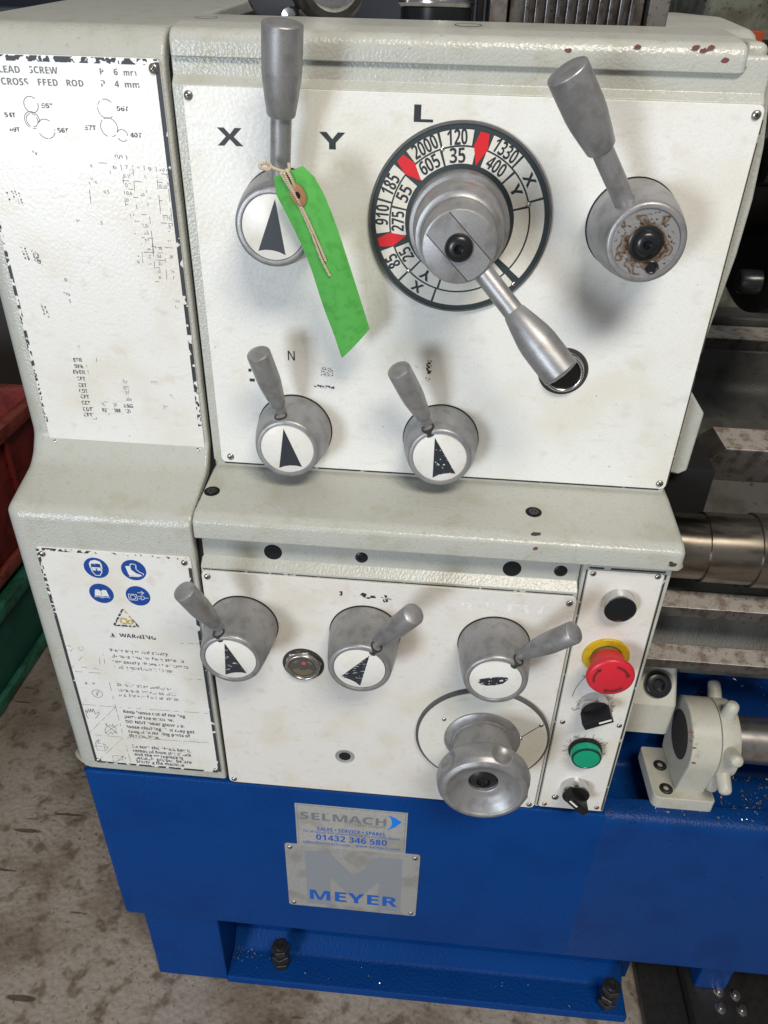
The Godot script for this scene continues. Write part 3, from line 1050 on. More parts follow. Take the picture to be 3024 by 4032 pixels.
	line(st, Vector2(-0.1785, 0.06), Vector2(-0.1785, 0.0), 0.0026, 0.00025, wear(34, 0.25), -0.12)
	for e in [["55T", -0.1182, 0.2869, 0.0101, 0.0033], ["54T", -0.1510, 0.2792, 0.0093, 0.0034], ["49T", -0.1496, 0.2685, 0.0089, 0.0034], ["56T", -0.1086, 0.2692, 0.0093, 0.0034], ["56T", -0.0556, 0.2867, 0.0097, 0.0033], ["57T", -0.0850, 0.2720, 0.0095, 0.0034], ["40T", -0.0477, 0.2676, 0.0098, 0.0034], ["EFR", -0.1364, 0.0678, 0.0087, 0.0038], ["BFR", -0.1367, 0.0612, 0.0089, 0.0038], ["EVER", -0.1394, 0.0553, 0.0123, 0.0039], ["CFT", -0.1370, 0.0483, 0.0085, 0.0039], ["CET", -0.1368, 0.0413, 0.0083, 0.0040], ["CDT", -0.1373, 0.0351, 0.0086, 0.0040], ["CFT", -0.1370, 0.0290, 0.0086, 0.0040], ["CET", -0.1372, 0.0222, 0.0087, 0.0041], ["CDT", -0.1374, 0.0150, 0.0095, 0.0041], ["CFT", -0.1378, 0.0090, 0.0089, 0.0042], ["92", -0.1175, 0.0152, 0.0047, 0.0041], ["988", -0.1048, 0.0157, 0.0063, 0.0041], ["1.21", -0.0946, 0.0157, 0.0063, 0.0041], ["0.608", -0.0944, 0.0216, 0.0097, 0.0041]]:
		lettering(st, e[0], e[1], e[2], e[3], e[4], 0.00025, true, 0.0, wear(38, 0.25), 0.28, 0.0004)
	for e in [[-0.1621, 0.1700, 0.1], [-0.1590, 0.1690, 0.1], [-0.1530, 0.1680, 0.1], [-0.1505, 0.1660, 0.1], [-0.1485, 0.1650, 0.1], [-0.1560, 0.1190, 0.1], [-0.1525, 0.1165, 0.1], [-0.1590, 0.2180, 0.1], [-0.1560, 0.2170, 0.1], [-0.1530, 0.2160, 0.1], [-0.1640, 0.2180, 0.1]]:
		line(st, Vector2(e[0] - 0.0008, e[1] + 0.0055), Vector2(e[0] + 0.0008, e[1] - 0.0055), 0.0014, 0.00025, wear(36, 0.4), -0.05 if e[1] < 0.2 else -0.2)
	obj("lettering", st, M.ink, chart)
	st = begin()
	for e in [["LEAD", -0.1476, 0.3111, 0.0174, 0.0048], ["SCREW", -0.1227, 0.3113, 0.0235, 0.0048], ["P", -0.0649, 0.3118, 0.0031, 0.0044], ["6", -0.0537, 0.3118, 0.0033, 0.0044], ["mm", -0.0457, 0.3117, 0.0102, 0.0042], ["CROSS", -0.1477, 0.3026, 0.0223, 0.0049], ["FEED", -0.1172, 0.3028, 0.0162, 0.0048], ["ROD", -0.0937, 0.3031, 0.0138, 0.0045], ["P", -0.0654, 0.3035, 0.0034, 0.0045], ["4", -0.0543, 0.3035, 0.0035, 0.0045], ["mm", -0.0461, 0.3035, 0.0117, 0.0043]]:
		lettering(st, e[0], e[1], e[2], e[3], e[4], 0.00025, true, 0.0, wear(37, 0.12), 0.40, 0.0004)
	obj("lettering", st, M.ink_grey, chart)
	st = begin()
	var wf := wear(40, 0.16)
	for e in [["IV", -0.1341, 0.2513, 0.0046, 0.0033], ["(VV)", -0.0635, 0.2508, 0.0105, 0.0033], ["4", -0.0865, 0.2432, 0.0023, 0.0029], ["6", -0.0664, 0.2430, 0.0029, 0.0029], ["7", -0.0558, 0.2434, 0.0021, 0.0029], ["8", -0.0464, 0.2426, 0.0025, 0.0029], ["9", -0.0363, 0.2427, 0.0026, 0.0029], ["10", -0.0271, 0.2427, 0.0046, 0.0029], ["0.15", -0.0586, 0.2365, 0.0069, 0.0029], ["0.25", -0.0895, 0.2298, 0.0071, 0.0029], ["0.3", -0.0582, 0.2293, 0.0051, 0.0029], ["0.35", -0.0286, 0.2292, 0.0066, 0.0029], ["0.6", -0.0582, 0.2228, 0.0049, 0.0030], ["0.65", -0.0493, 0.2225, 0.0067, 0.0030], ["0.7", -0.0592, 0.2170, 0.0056, 0.0030], ["1.5", -0.0583, 0.2041, 0.0047, 0.0031], ["1.75", -0.0289, 0.2034, 0.0063, 0.0030], ["25", -0.1074, 0.1975, 0.0039, 0.0031], ["3.5", -0.0282, 0.1968, 0.0050, 0.0031], ["1.25", -0.0483, 0.1967, 0.0052, 0.0031], ["6.5", -0.0484, 0.1907, 0.0047, 0.0031], ["13", -0.0481, 0.1839, 0.0037, 0.0032], ["14", -0.0275, 0.1838, 0.0030, 0.0031], ["104", -0.0498, 0.1773, 0.0058, 0.0032], ["108", -0.0398, 0.1773, 0.0062, 0.0032], ["2.5", -0.0882, 0.1975, 0.0044, 0.0031], ["5", -0.0567, 0.1907, 0.0017, 0.0031], ["7", -0.0261, 0.1915, 0.0014, 0.0031], ["0.5", -0.0779, 0.2234, 0.0047, 0.0030], ["52", -0.0480, 0.1704, 0.0033, 0.0030], ["54", -0.0387, 0.1709, 0.0035, 0.0030], ["56", -0.0282, 0.1712, 0.0037, 0.0029], ["26", -0.0487, 0.1644, 0.0038, 0.0030], ["27", -0.0384, 0.1648, 0.0034, 0.0030], ["14", -0.0278, 0.1584, 0.0028, 0.0030], ["7", -0.0275, 0.1524, 0.0017, 0.0030], ["6", -0.0400, 0.1518, 0.0021, 0.0030], ["13", -0.0408, 0.1578, 0.0031, 0.0030], ["0.35", -0.0305, 0.1317, 0.0066, 0.0031], ["17", -0.0286, 0.1254, 0.0033, 0.0032], ["48", -0.0581, 0.1712, 0.0028, 0.0030], ["24", -0.0584, 0.1649, 0.0028, 0.0030], ["R", -0.1287, 0.1458, 0.0022, 0.0031], ["DS", -0.1323, 0.1325, 0.0058, 0.0032], ["S", -0.1288, 0.1260, 0.0018, 0.0032], ["D", -0.1302, 0.0816, 0.0023, 0.0034], ["0.3", -0.0907, 0.0482, 0.0041, 0.0036], ["075", -0.0911, 0.0413, 0.0054, 0.0036], ["15", -0.0904, 0.0360, 0.0046, 0.0036], ["304", -0.0908, 0.0292, 0.0058, 0.0037], ["96", -0.1171, 0.0220, 0.0039, 0.0037], ["384", -0.1048, 0.0219, 0.0058, 0.0037], ["112", -0.0623, 0.0483, 0.0054, 0.0036], ["91", -0.0454, 0.0350, 0.0028, 0.0036]]:
		lettering(st, e[0], e[1], e[2], e[3], e[4], 0.00025, false, 0.0, wf, 0.10, 0.0004)
	strokes(st, [[-0.0902, 0.2431, -0.09, 0.2401], [-0.0696, 0.2438, -0.0695, 0.2391], [-0.0595, 0.2466, -0.0593, 0.2424], [-0.0492, 0.2464, -0.0508, 0.2259], [-0.0396, 0.2467, -0.0408, 0.214], [-0.0294, 0.2465, -0.0306, 0.2081], [-0.0207, 0.2468, -0.0215, 0.1958], [-0.0788, 0.2474, -0.071, 0.2472], [-0.0597, 0.2403, -0.0505, 0.24], [-0.06, 0.2343, -0.0403, 0.2336], [-0.03, 0.2408, -0.0202, 0.2406], [-0.0299, 0.234, -0.0205, 0.2337], [-0.0598, 0.2278, -0.0518, 0.2275], [-0.0602, 0.2213, -0.0355, 0.221], [-0.0304, 0.2193, -0.0244, 0.2191], [-0.0905, 0.2347, -0.0853, 0.2343], [-0.0606, 0.2151, -0.0545, 0.2149], [-0.0614, 0.2018, -0.0506, 0.2015], [-0.0476, 0.2074, -0.0213, 0.2073], [-0.0316, 0.2011, -0.0208, 0.201], [-0.0506, 0.1881, -0.0404, 0.1878], [-0.051, 0.1809, -0.0235, 0.1802], [-0.0898, 0.2329, -0.0911, 0.2145], [-0.059, 0.2401, -0.0609, 0.2082], [-0.0515, 0.2173, -0.0503, 0.2073], [-0.0408, 0.2077, -0.0415, 0.1754], [-0.0514, 0.1831, -0.0532, 0.1624], [-0.0417, 0.1836, -0.0427, 0.1574], [-0.0313, 0.184, -0.0328, 0.1524], [-0.0505, 0.1753, -0.0311, 0.1755], [-0.0417, 0.169, -0.0327, 0.169], [-0.0413, 0.1623, -0.0343, 0.1622], [-0.0442, 0.1498, -0.0374, 0.1497], [-0.1389, 0.0193, -0.1223, 0.0195], [-0.1379, 0.0126, -0.1235, 0.013], [-0.1386, 0.0065, -0.1247, 0.0066], [-0.1242, 0.0261, -0.1252, 0.0065], [-0.117, 0.0265, -0.11, 0.0265], [-0.1113, 0.0235, -0.1111, 0.0117], [-0.0979, 0.0193, -0.0973, 0.0135], [-0.0529, 0.0272, -0.0525, 0.0214], [-0.0524, 0.0256, -0.0493, 0.0253], [-0.1244, 0.0651, -0.1241, 0.0563], [-0.113, 0.0728, -0.1135, 0.0688]], 0.0004, 0.00025, wear(41, 0.12), 0.02)
	obj("lettering", st, M.ink_faded, chart)
	st = begin()
	for c in [[-0.1267, 0.289, 0.0059], [-0.1285, 0.2776, 0.0063], [-0.1285, 0.2776, 0.0048], [-0.118, 0.2715, 0.0072], [-0.0645, 0.2879, 0.0069], [-0.0644, 0.2744, 0.007], [-0.0542, 0.2688, 0.0044]]:
		circle_line(st, Vector2(c[0], c[1]), c[2], 0.00045, 0.00025, wear(43, 0.10), 0.22)
	obj("gear_diagram", st, M.ink_faded, chart)
	# warning plate
	st = begin()
	extrude(st, rect(-0.1765, -0.4299, -0.0170, -0.1000, 0.004), ZL - 0.0016, ZL, 0.0, 0.0004)
	var wp := obj("warning_plate", st, M.sign_white, L)
	for p in [[-0.1705, -0.1080], [-0.0238, -0.1066], [-0.1712, -0.4255], [-0.0230, -0.4250]]:
		screw(wp, p[0], p[1], ZL, 0.95, randf_at(p[1] * 7.0))
	var zt := ZL + 0.00025
	st = begin()
	line(st, Vector2(-0.1750, -0.1020), Vector2(-0.1150, -0.1020), 0.0032, zt, wear(51, 0.16), 0.02)
	line(st, Vector2(-0.1150, -0.1018), Vector2(-0.0180, -0.1018), 0.0026, zt, wear(52, 0.2), -0.35)
	line(st, Vector2(-0.1747, -0.1020), Vector2(-0.1747, -0.1900), 0.0032, zt, wear(53, 0.16), 0.06)
	line(st, Vector2(-0.1747, -0.1900), Vector2(-0.1747, -0.4280), 0.0032, zt, wear(54, 0.06), 0.42)
	line(st, Vector2(-0.0188, -0.1130), Vector2(-0.0188, -0.4280), 0.0036, zt, wear(55, 0.05), 0.40)
	line(st, Vector2(-0.1745, -0.4283), Vector2(-0.0190, -0.4283), 0.0028, zt, wear(56, 0.09), 0.12)
	for e in [["WARNING", -0.1083, -0.2147, 0.0400, 0.0054], ["Keep hands out of moving", -0.1243, -0.3353, 0.0737, 0.0049], ["parts of the machine.", -0.1244, -0.3437, 0.0589, 0.0049], ["DO NOT wear gloves or", -0.1244, -0.3525, 0.0724, 0.0050], ["loose clothing that may get", -0.1244, -0.3613, 0.0817, 0.0050], ["caught in moving parts of", -0.1240, -0.3692, 0.0753, 0.0051], ["the machine.", -0.1242, -0.3768, 0.0377, 0.0051], ["Be sure the chuck key is", -0.1236, -0.3961, 0.0726, 0.0052], ["removed from the chuck", -0.1236, -0.4040, 0.0722, 0.0053], ["and the workpiece is", -0.1232, -0.4107, 0.0607, 0.0053], ["securely gripped before", -0.1228, -0.4173, 0.0701, 0.0054], ["Starting the machine", -0.1227, -0.4242, 0.0600, 0.0054]]:
		lettering(st, e[0], e[1], e[2], e[3], e[4], zt, true, 0.0, wear(71, 0.09), 0.26, 0.0004)
	flat_poly(st, V([-0.1160, -0.2095, -0.1195, -0.2158, -0.1128, -0.2158]), zt, wear(57, 0.35), 0.1)
	obj("lettering", st, M.ink_warn, wp)
	st = begin()
	for e in [["Wear approved safety", -0.1235, -0.2372, 0.0656, 0.0045], ["glasses and/or face shields", -0.1241, -0.2461, 0.0831, 0.0045], ["and safety shoes at all times", -0.1238, -0.2545, 0.0866, 0.0046], ["while machine is in use", -0.1227, -0.2628, 0.0684, 0.0046], ["on off", -0.1621, -0.2926, 0.0137, 0.0048], ["Disconnect or unplug or", -0.1245, -0.2910, 0.0636, 0.0048], ["lock out power to this", -0.1246, -0.2999, 0.0673, 0.0048], ["machine before servicing", -0.1245, -0.3078, 0.0711, 0.0049]]:
		lettering(st, e[0], e[1], e[2], e[3], e[4], zt, true, 0.0, wear(72, 0.16), 0.04, 0.0004)
	strokes(st, [[-0.1772, -0.2191, -0.1709, -0.2185], [-0.0418, -0.217, -0.0215, -0.216], [-0.1747, -0.2699, -0.1524, -0.2431], [-0.1768, -0.2734, -0.1404, -0.2727], [-0.0388, -0.2705, -0.022, -0.2703], [-0.1328, -0.2856, -0.1328, -0.3266], [-0.1756, -0.3783, -0.1325, -0.3266], [-0.1761, -0.3265, -0.1328, -0.3266], [-0.1328, -0.3266, -0.0221, -0.3244], [-0.1325, -0.3266, -0.1316, -0.3788], [-0.1757, -0.3787, -0.1316, -0.3788], [-0.1275, -0.3783, -0.0223, -0.3757], [-0.169, -0.4228, -0.1316, -0.3788], [-0.1313, -0.3942, -0.1303, -0.4281], [-0.1372, -0.2475, -0.1397, -0.2665], [-0.132, -0.2423, -0.1328, -0.2582], [-0.1609, -0.265, -0.154, -0.2658], [-0.1476, -0.2655, -0.1387, -0.2674]], 0.0004, zt, wear(58, 0.09), 0.16)
	strokes(st, [[-0.1705, -0.3356, -0.1711, -0.3461, -0.1698, -0.3505], [-0.1705, -0.3356, -0.1689, -0.3406, -0.167, -0.3341, -0.1657, -0.3396, -0.1639, -0.3331, -0.1627, -0.3388, -0.1609, -0.3328, -0.1601, -0.3389, -0.1596, -0.3416, -0.1549, -0.3375, -0.1543, -0.3395, -0.1574, -0.3444, -0.1611, -0.3495]], 0.0006, zt)
	strokes(st, [[-0.1509, -0.3574, -0.1384, -0.3731], [-0.1351, -0.3566, -0.154, -0.3743], [-0.1527, -0.3673, -0.1531, -0.3738, -0.1497, -0.3756, -0.1458, -0.3707, -0.1447, -0.375, -0.1412, -0.3702, -0.1397, -0.3722, -0.1388, -0.3634, -0.1415, -0.3595, -0.1485, -0.3607, -0.1527, -0.3673], [-0.1492, -0.3561, -0.1492, -0.3604], [-0.1416, -0.3557, -0.1415, -0.3595]], 0.0005, zt)
	strokes(st, [[-0.1694, -0.3934, -0.1591, -0.3939, -0.1599, -0.4068, -0.1694, -0.4064, -0.1694, -0.3934], [-0.1725, -0.4, -0.1531, -0.3992], [-0.168, -0.3888, -0.1623, -0.3907], [-0.1615, -0.3862, -0.1692, -0.3923], [-0.1645, -0.3861, -0.1655, -0.3929], [-0.1591, -0.3939, -0.1553, -0.3965, -0.1556, -0.4017, -0.1599, -0.4068]], 0.0005, zt, wear(59, 0.3), 0.2)
	strokes(st, [[-0.1519, -0.4142, -0.1396, -0.4144, -0.14, -0.4213, -0.1524, -0.4257, -0.1519, -0.4142], [-0.1479, -0.4178, -0.1375, -0.4244], [-0.1363, -0.4113, -0.1477, -0.4251], [-0.1396, -0.4144, -0.1348, -0.4179, -0.14, -0.4213]], 0.0005, zt, wear(60, 0.3), 0.2)
	circle_line(st, Vector2(-0.1507, -0.3064), 0.0062, 0.0005, zt)
	line(st, Vector2(-0.1528, -0.3100), Vector2(-0.1500, -0.3028), 0.0005, zt)
	line(st, Vector2(-0.1513, -0.3100), Vector2(-0.1485, -0.3028), 0.0005, zt)
	circle_line(st, Vector2(-0.1700, -0.2375), 0.0040, 0.0006, zt, wear(61, 0.5), -0.05)
	circle_line(st, Vector2(-0.1560, -0.2365), 0.0030, 0.0006, zt, wear(62, 0.5), 0.0)
	obj("lettering", st, M.ink_faded, wp)
	# worn yellow triangle with two gears
	st = begin()
	var ta := Vector2(-0.0981, -0.1740)
	var tb := Vector2(-0.1118, -0.1978)
	var tc := Vector2(-0.0850, -0.1978)
	line(st, ta, tb, 0.0022, zt, wear(63, 0.2), 0.1)
	line(st, tb, tc, 0.0022, zt, wear(64, 0.2), 0.16)
	line(st, ta.lerp(tc, 0.6), tc, 0.0022, zt, wear(65, 0.2), 0.1)
	circle_line(st, Vector2(-0.1000, -0.1910), 0.0038, 0.0009, zt, wear(66, 0.3), 0.0)
	obj("triangle_print", st, M.ink_warn, wp)
	st = begin()
	line(st, ta, ta.lerp(tc, 0.7), 0.0018, zt + 0.0001, wear(67, 0.2), 0.1)
	for k in 10:
		var a := Vector2.from_angle(TAU * k / 10)
		line(st, Vector2(-0.1000, -0.1910) + a * 0.0034, Vector2(-0.1000, -0.1910) + a * 0.0050, 0.0012, zt + 0.0001)
	circle_line(st, Vector2(-0.1000, -0.1910), 0.0031, 0.0008, zt + 0.0001)
	circle_line(st, Vector2(-0.0930, -0.1920), 0.0022, 0.0008, zt + 0.0001)
	for k in 8:
		var a := Vector2.from_angle(TAU * k / 8)
		line(st, Vector2(-0.0930, -0.1920) + a * 0.0022, Vector2(-0.0930, -0.1920) + a * 0.0034, 0.0010, zt + 0.0001)
	obj("gears_print", st, M.yellow_print, wp)
	mandatory_signs(wp, zt)


# Blue discs with white pictures: goggles, boots, read the book, pull the plug.
func mandatory_signs(wp: Node, zt: float) -> void:
	var names := ["goggles_sign", "boots_sign", "manual_sign", "unplug_sign"]
	var at := [Vector2(-0.1170, -0.1213), Vector2(-0.0780, -0.1208), Vector2(-0.1177, -0.1548), Vector2(-0.0787, -0.1545)]
	for k in 4:
		var st := begin()
		sector(st, at[k], 0.0, 0.0129, 0, 360, zt)
		var o := obj(names[k], st, M.blue_sign, wp)
		st = begin()
		var c: Vector2 = at[k]
		var z := zt + 0.00012
		var u := 0.0129
		match k:
			0:
				flat_poly(st, at_scale(c, u, [-0.50, 0.05, -0.52, 0.40, -0.35, 0.68, 0.05, 0.80, 0.42, 0.66, 0.52, 0.36, 0.50, 0.05, 0.40, 0.10, 0.38, 0.34, 0.20, 0.44, -0.05, 0.36, -0.36, 0.42, -0.40, 0.10]), z)
				for e in [[-0.52, 0.02, 0.52, 0.02, 0.09], [-0.44, 0.02, -0.40, -0.38, 0.07], [0.44, 0.02, 0.40, -0.38, 0.07], [-0.40, -0.38, -0.18, -0.72, 0.07], [0.40, -0.38, 0.18, -0.72, 0.07], [-0.20, -0.74, 0.20, -0.74, 0.07], [-0.36, -0.24, -0.08, -0.24, 0.06], [0.08, -0.24, 0.36, -0.24, 0.06], [-0.38, 0.0, -0.36, -0.24, 0.06], [0.38, 0.0, 0.36, -0.24, 0.06], [-0.06, 0.0, -0.08, -0.24, 0.06], [0.06, 0.0, 0.08, -0.24, 0.06]]:
					line(st, c + Vector2(e[0], e[1]) * u, c + Vector2(e[2], e[3]) * u, e[4] * u, z)
				line(st, c + Vector2(-0.32, -0.11) * u, c + Vector2(-0.12, -0.11) * u, 0.16 * u, z)
				line(st, c + Vector2(0.12, -0.11) * u, c + Vector2(0.32, -0.11) * u, 0.16 * u, z)
			1:
				flat_poly(st, at_scale(c, u, [-0.62, 0.36, -0.22, 0.40, -0.18, 0.02, 0.18, -0.30, 0.55, -0.42, 0.60, -0.56, -0.42, -0.56, -0.50, -0.30]), z)
				for e in [[-0.18, 0.60, 0.10, 0.62], [0.10, 0.62, 0.26, 0.54], [0.26, 0.54, 0.22, 0.12], [0.22, 0.12, 0.48, -0.18], [0.48, -0.18, 0.74, -0.26], [0.74, -0.26, 0.72, -0.44], [-0.18, 0.60, -0.20, 0.40]]:
					line(st, c + Vector2(e[0], e[1]) * u, c + Vector2(e[2], e[3]) * u, 0.07 * u, z)
				line(st, c + Vector2(-0.46, -0.63) * u, c + Vector2(0.40, -0.61) * u, 0.07 * u, z)
			2:
				flat_poly(st, at_scale(c, u, [-0.60, -0.28, -0.46, 0.38, -0.20, 0.40, -0.02, 0.28, -0.02, -0.36, -0.24, -0.24]), z)
				flat_poly(st, at_scale(c, u, [0.60, -0.28, 0.46, 0.38, 0.20, 0.40, 0.02, 0.28, 0.02, -0.36, 0.24, -0.24]), z)
				for s in [-1.0, 1.0]:
					line(st, c + Vector2(0.66 * s, -0.40) * u, c + Vector2(0.30 * s, -0.34) * u, 0.05 * u, z)
					line(st, c + Vector2(0.30 * s, -0.34) * u, c + Vector2(0.0, -0.46) * u, 0.05 * u, z)
			3:
				for e in [[-0.78, 0.14, -0.10, 0.14], [-0.10, 0.14, -0.10, -0.46], [-0.10, -0.46, -0.78, -0.46], [-0.78, -0.46, -0.78, 0.14], [0.0, 0.36, 0.52, 0.36], [0.30, 0.52, 0.54, 0.36], [0.30, 0.20, 0.54, 0.36], [0.0, -0.04, 0.24, -0.04], [0.0, -0.28, 0.24, -0.28], [0.24, 0.06, 0.24, -0.38], [0.24, 0.06, 0.44, 0.0], [0.44, 0.0, 0.52, -0.16], [0.52, -0.16, 0.44, -0.32], [0.44, -0.32, 0.24, -0.38], [0.52, -0.16, 0.84, -0.16]]:
					line(st, c + Vector2(e[0], e[1]) * u, c + Vector2(e[2], e[3]) * u, 0.05 * u, z)
				circle_line(st, c + Vector2(-0.44, -0.16) * u, 0.22 * u, 0.045 * u, z)
		obj("pictogram", st, M.white_plastic, o)


func at_scale(c: Vector2, u: float, a: Array) -> PackedVector2Array:
	var out := PackedVector2Array()
	for i in range(0, a.size(), 2):
		out.append(c + Vector2(a[i], a[i + 1]) * u)
	return out

# ------------------------------------------------------------------ the spindle speed dial

func speed_dial() -> void:
	var c := Vector2(0.2256, 0.2130)
	X = Transform3D(Basis(), Vector3(c.x, c.y, 0))
	var st := begin()
	turn(st, V([0.0758, 0.0, 0.0758, 0.0032, 0.0752, 0.0040, 0.0738, 0.0040, 0.0734, 0.0036, 0.0400, 0.0036, 0.0400, 0.0]), 96)
	X = Transform3D()
	var d := obj("speed_dial", st, M.dial_green, lathe_root)
	st = begin()
	X = Transform3D(Basis(), Vector3(c.x, c.y, 0))
	turn(st, V([0.0762, 0.0, 0.0762, 0.0030, 0.0754, 0.0042, 0.0742, 0.0042, 0.0740, 0.0030]), 96)
	X = Transform3D()
	obj("dial_rim", st, M.silver_dark, d)
	st = begin()
	var z := 0.0038
	for e in [[84.5, 107.0], [108.7, 131.2], [48.9, 71.3], [18.7, 47.3], [-38.6, 17.1], [-105.0, -43.8], [-133.2, -106.6], [-158.0, -134.8], [-192.2, -170.2], [142.6, 166.2]]:
		sector(st, c, 0.0587, 0.0700, e[0], e[1], z)
	for e in [[81.0, 107.9], [110.0, 136.2], [45.2, 72.0], [15.6, 43.2], [-38.0, 13.6], [-103.6, -44.4], [-132.1, -105.6], [-156.5, -133.9], [-189.4, -165.0], [143.5, 168.8]]:
		sector(st, c, 0.0452, 0.0573, e[0], e[1], z)
	obj("scale_print", st, M.dial_white, d)
	for a in [77.3, 137.0, -164.0]:
		st = begin()
		var p := PackedVector2Array()
		for q in [[0.0, 0.0452], [-5.6, 0.0590], [-2.9, 0.0698], [2.9, 0.0698], [5.6, 0.0590]]:
			p.append(c + Vector2.from_angle(deg_to_rad(a + q[0])) * q[1])
		flat_poly(st, p, z + 0.0002)
		obj("arrow_print", st, M.red_print, d)
	st = begin()
	for e in [["120", 95.6, 0.0645, 0.0160, 0.0112], ["35", 95.8, 0.0513, 0.0125, 0.0110], ["2000", 119.3, 0.0645, 0.0208, 0.0108], ["605", 122.0, 0.0513, 0.0165, 0.0106], ["1330", 59.6, 0.0645, 0.0205, 0.0108], ["400", 59.2, 0.0513, 0.0160, 0.0104],
			["185", 155.0, 0.0645, 0.0160, 0.0108], ["55", 156.0, 0.0513, 0.0120, 0.0106], ["910", 177.0, 0.0645, 0.0160, 0.0108], ["275", -178.6, 0.0513, 0.0158, 0.0104], ["85", -147.8, 0.0645, 0.0112, 0.0106], ["25", -147.0, 0.0513, 0.0108, 0.0104],
			["X", 33.0, 0.0643, 0.0100, 0.0085], ["Y", 31.0, 0.0515, 0.0095, 0.0085], ["X", -120.4, 0.0643, 0.0100, 0.0085], ["Y", -119.8, 0.0515, 0.0095, 0.0085]]:
		var up := Vector2.from_angle(deg_to_rad(e[1]))
		var right := Vector2(up.y, -up.x)
		var p: Vector2 = c + up * (e[2] - e[4] / 2) - right * e[3] / 2
		lettering(st, e[0], p.x, p.y, e[3], e[4], z + 0.0002, true, deg_to_rad(e[1] - 90.0))
	obj("lettering", st, M.ink, d)
	for e in [[107.6, 0.058], [16.4, 0.058], [-134.0, 0.058], [-43.9, 0.0705]]:
		st = begin()
		var p := c + Vector2.from_angle(deg_to_rad(e[0])) * float(e[1])
		X = Transform3D(Basis(), Vector3(p.x, p.y, z))
		turn(st, V([0.0021, 0.0, 0.0020, 0.0005, 0.0014, 0.0010, 0.0, 0.0012]), 14)
		X = Transform3D()
		obj("rivet", st, M.bright_steel, d)
	# stepped hub and the crank lever clamped across its face
	st = begin()
	X = Transform3D(Basis(), Vector3(c.x, c.y, 0))
	turn(st, V([0.0412, 0.003, 0.0410, 0.0215, 0.0402, 0.0225, 0.0375, 0.0228, 0.0368, 0.024, 0.0352, 0.050, 0.0340, 0.0528, 0.0310, 0.0532, 0.0296, 0.0545, 0.0280, 0.083, 0.0272, 0.0852, 0.0258, 0.0858, 0.0, 0.0858]), 72, 0.8)
	X = Transform3D()
	var hub := obj("dial_hub", st, M.silver, d)
	var a := deg_to_rad(-44.8)
	var groove := Vector2.from_angle(a)
	st = begin()
	for side in [-1.0, 1.0]:
		var mid: Vector2 = c + groove.orthogonal() * 0.0114 * side
		line(st, mid - groove * 0.0236, mid + groove * 0.0236, 0.0007, 0.0861)
	obj("groove", st, M.grime, d)
	st = begin()
	var bar := PackedVector2Array()
	for e in [0.0, PI]:
		for k in 9:
			var t: float = e + lerpf(-0.445, 0.445, k / 8.0)
			bar.append(c + Vector2.from_angle(t + a) * 0.0260)
	extrude(st, bar, 0.0850, 0.0868, 0.0, 0.0004)
	obj("clamp_bar", st, M.silver, d)
	st = begin()
	X = Transform3D(Basis(), Vector3(c.x, c.y, 0.0868))
	button_head(st, 0.0106)
	X = Transform3D()
	obj("button_screw", st, M.black_bolt, d)
	lever_arm(d, Vector3(c.x + cos(a) * 0.020, c.y + sin(a) * 0.020, 0.0735), a, deg_to_rad(20), 0.1078, true, 0.0088)


func button_head(st: SurfaceTool, r: float) -> void:
	turn(st, V([r, -0.001, r, r * 0.10, r * 0.93, r * 0.30, r * 0.72, r * 0.48, r * 0.45, r * 0.54, r * 0.33, r * 0.54]), 36)
	turn(st, V([r * 0.33, r * 0.54, r * 0.30, r * 0.12, 0.0, r * 0.10]), 6, 2.0)

# ------------------------------------------------------------------ hub levers

# A rod with a tapered grip: it leaves `from` at the angle `a` in the panel's plane, tilted outwards by `lift`.
func lever_arm(parent: Node, from: Vector3, a: float, lift: float, length: float, big: bool, start := 0.0) -> void:
	var d := Vector3(cos(a) * cos(lift), sin(a) * cos(lift), sin(lift))
	var B := Basis(Quaternion(Vector3(0, 0, 1), d))
	X = Transform3D(B, from)
	var st := begin()
	var rod := length * 0.435 if big else length * 0.14
	var r := 0.0080 if big else 0.0052
	turn(st, V([r, -0.012, r, rod - 0.001, r * 0.95, rod + 0.004]), 28)
	X = Transform3D()
	var o := obj("lever_rod", st, M.silver, parent)
	X = Transform3D(B, from)
	st = begin()
	var g := length - rod
	var r0 := 0.0108 if big else 0.0070
	if start > 0.0:
		r0 = start
	var r1 := 0.0148 if big else 0.0106
	turn(st, V([r * 0.9, rod, r0 * 0.93, rod, r0, rod + 0.0010, lerpf(r0, r1, 0.45), rod + g * 0.20, lerpf(r0, r1, 0.88), rod + g * 0.40, r1, rod + g * 0.52, r1 * 1.005, rod + g * 0.75, r1 * 1.0, rod + g * 0.980, r1 * 0.97, rod + g * 0.992, r1 * 0.90, rod + g * 1.000, r1 * 0.5, rod + g * 1.022, 0.0, rod + g * 1.032]), 40, 0.86)
	X = Transform3D()
	obj("grip", st, M.silver, parent)


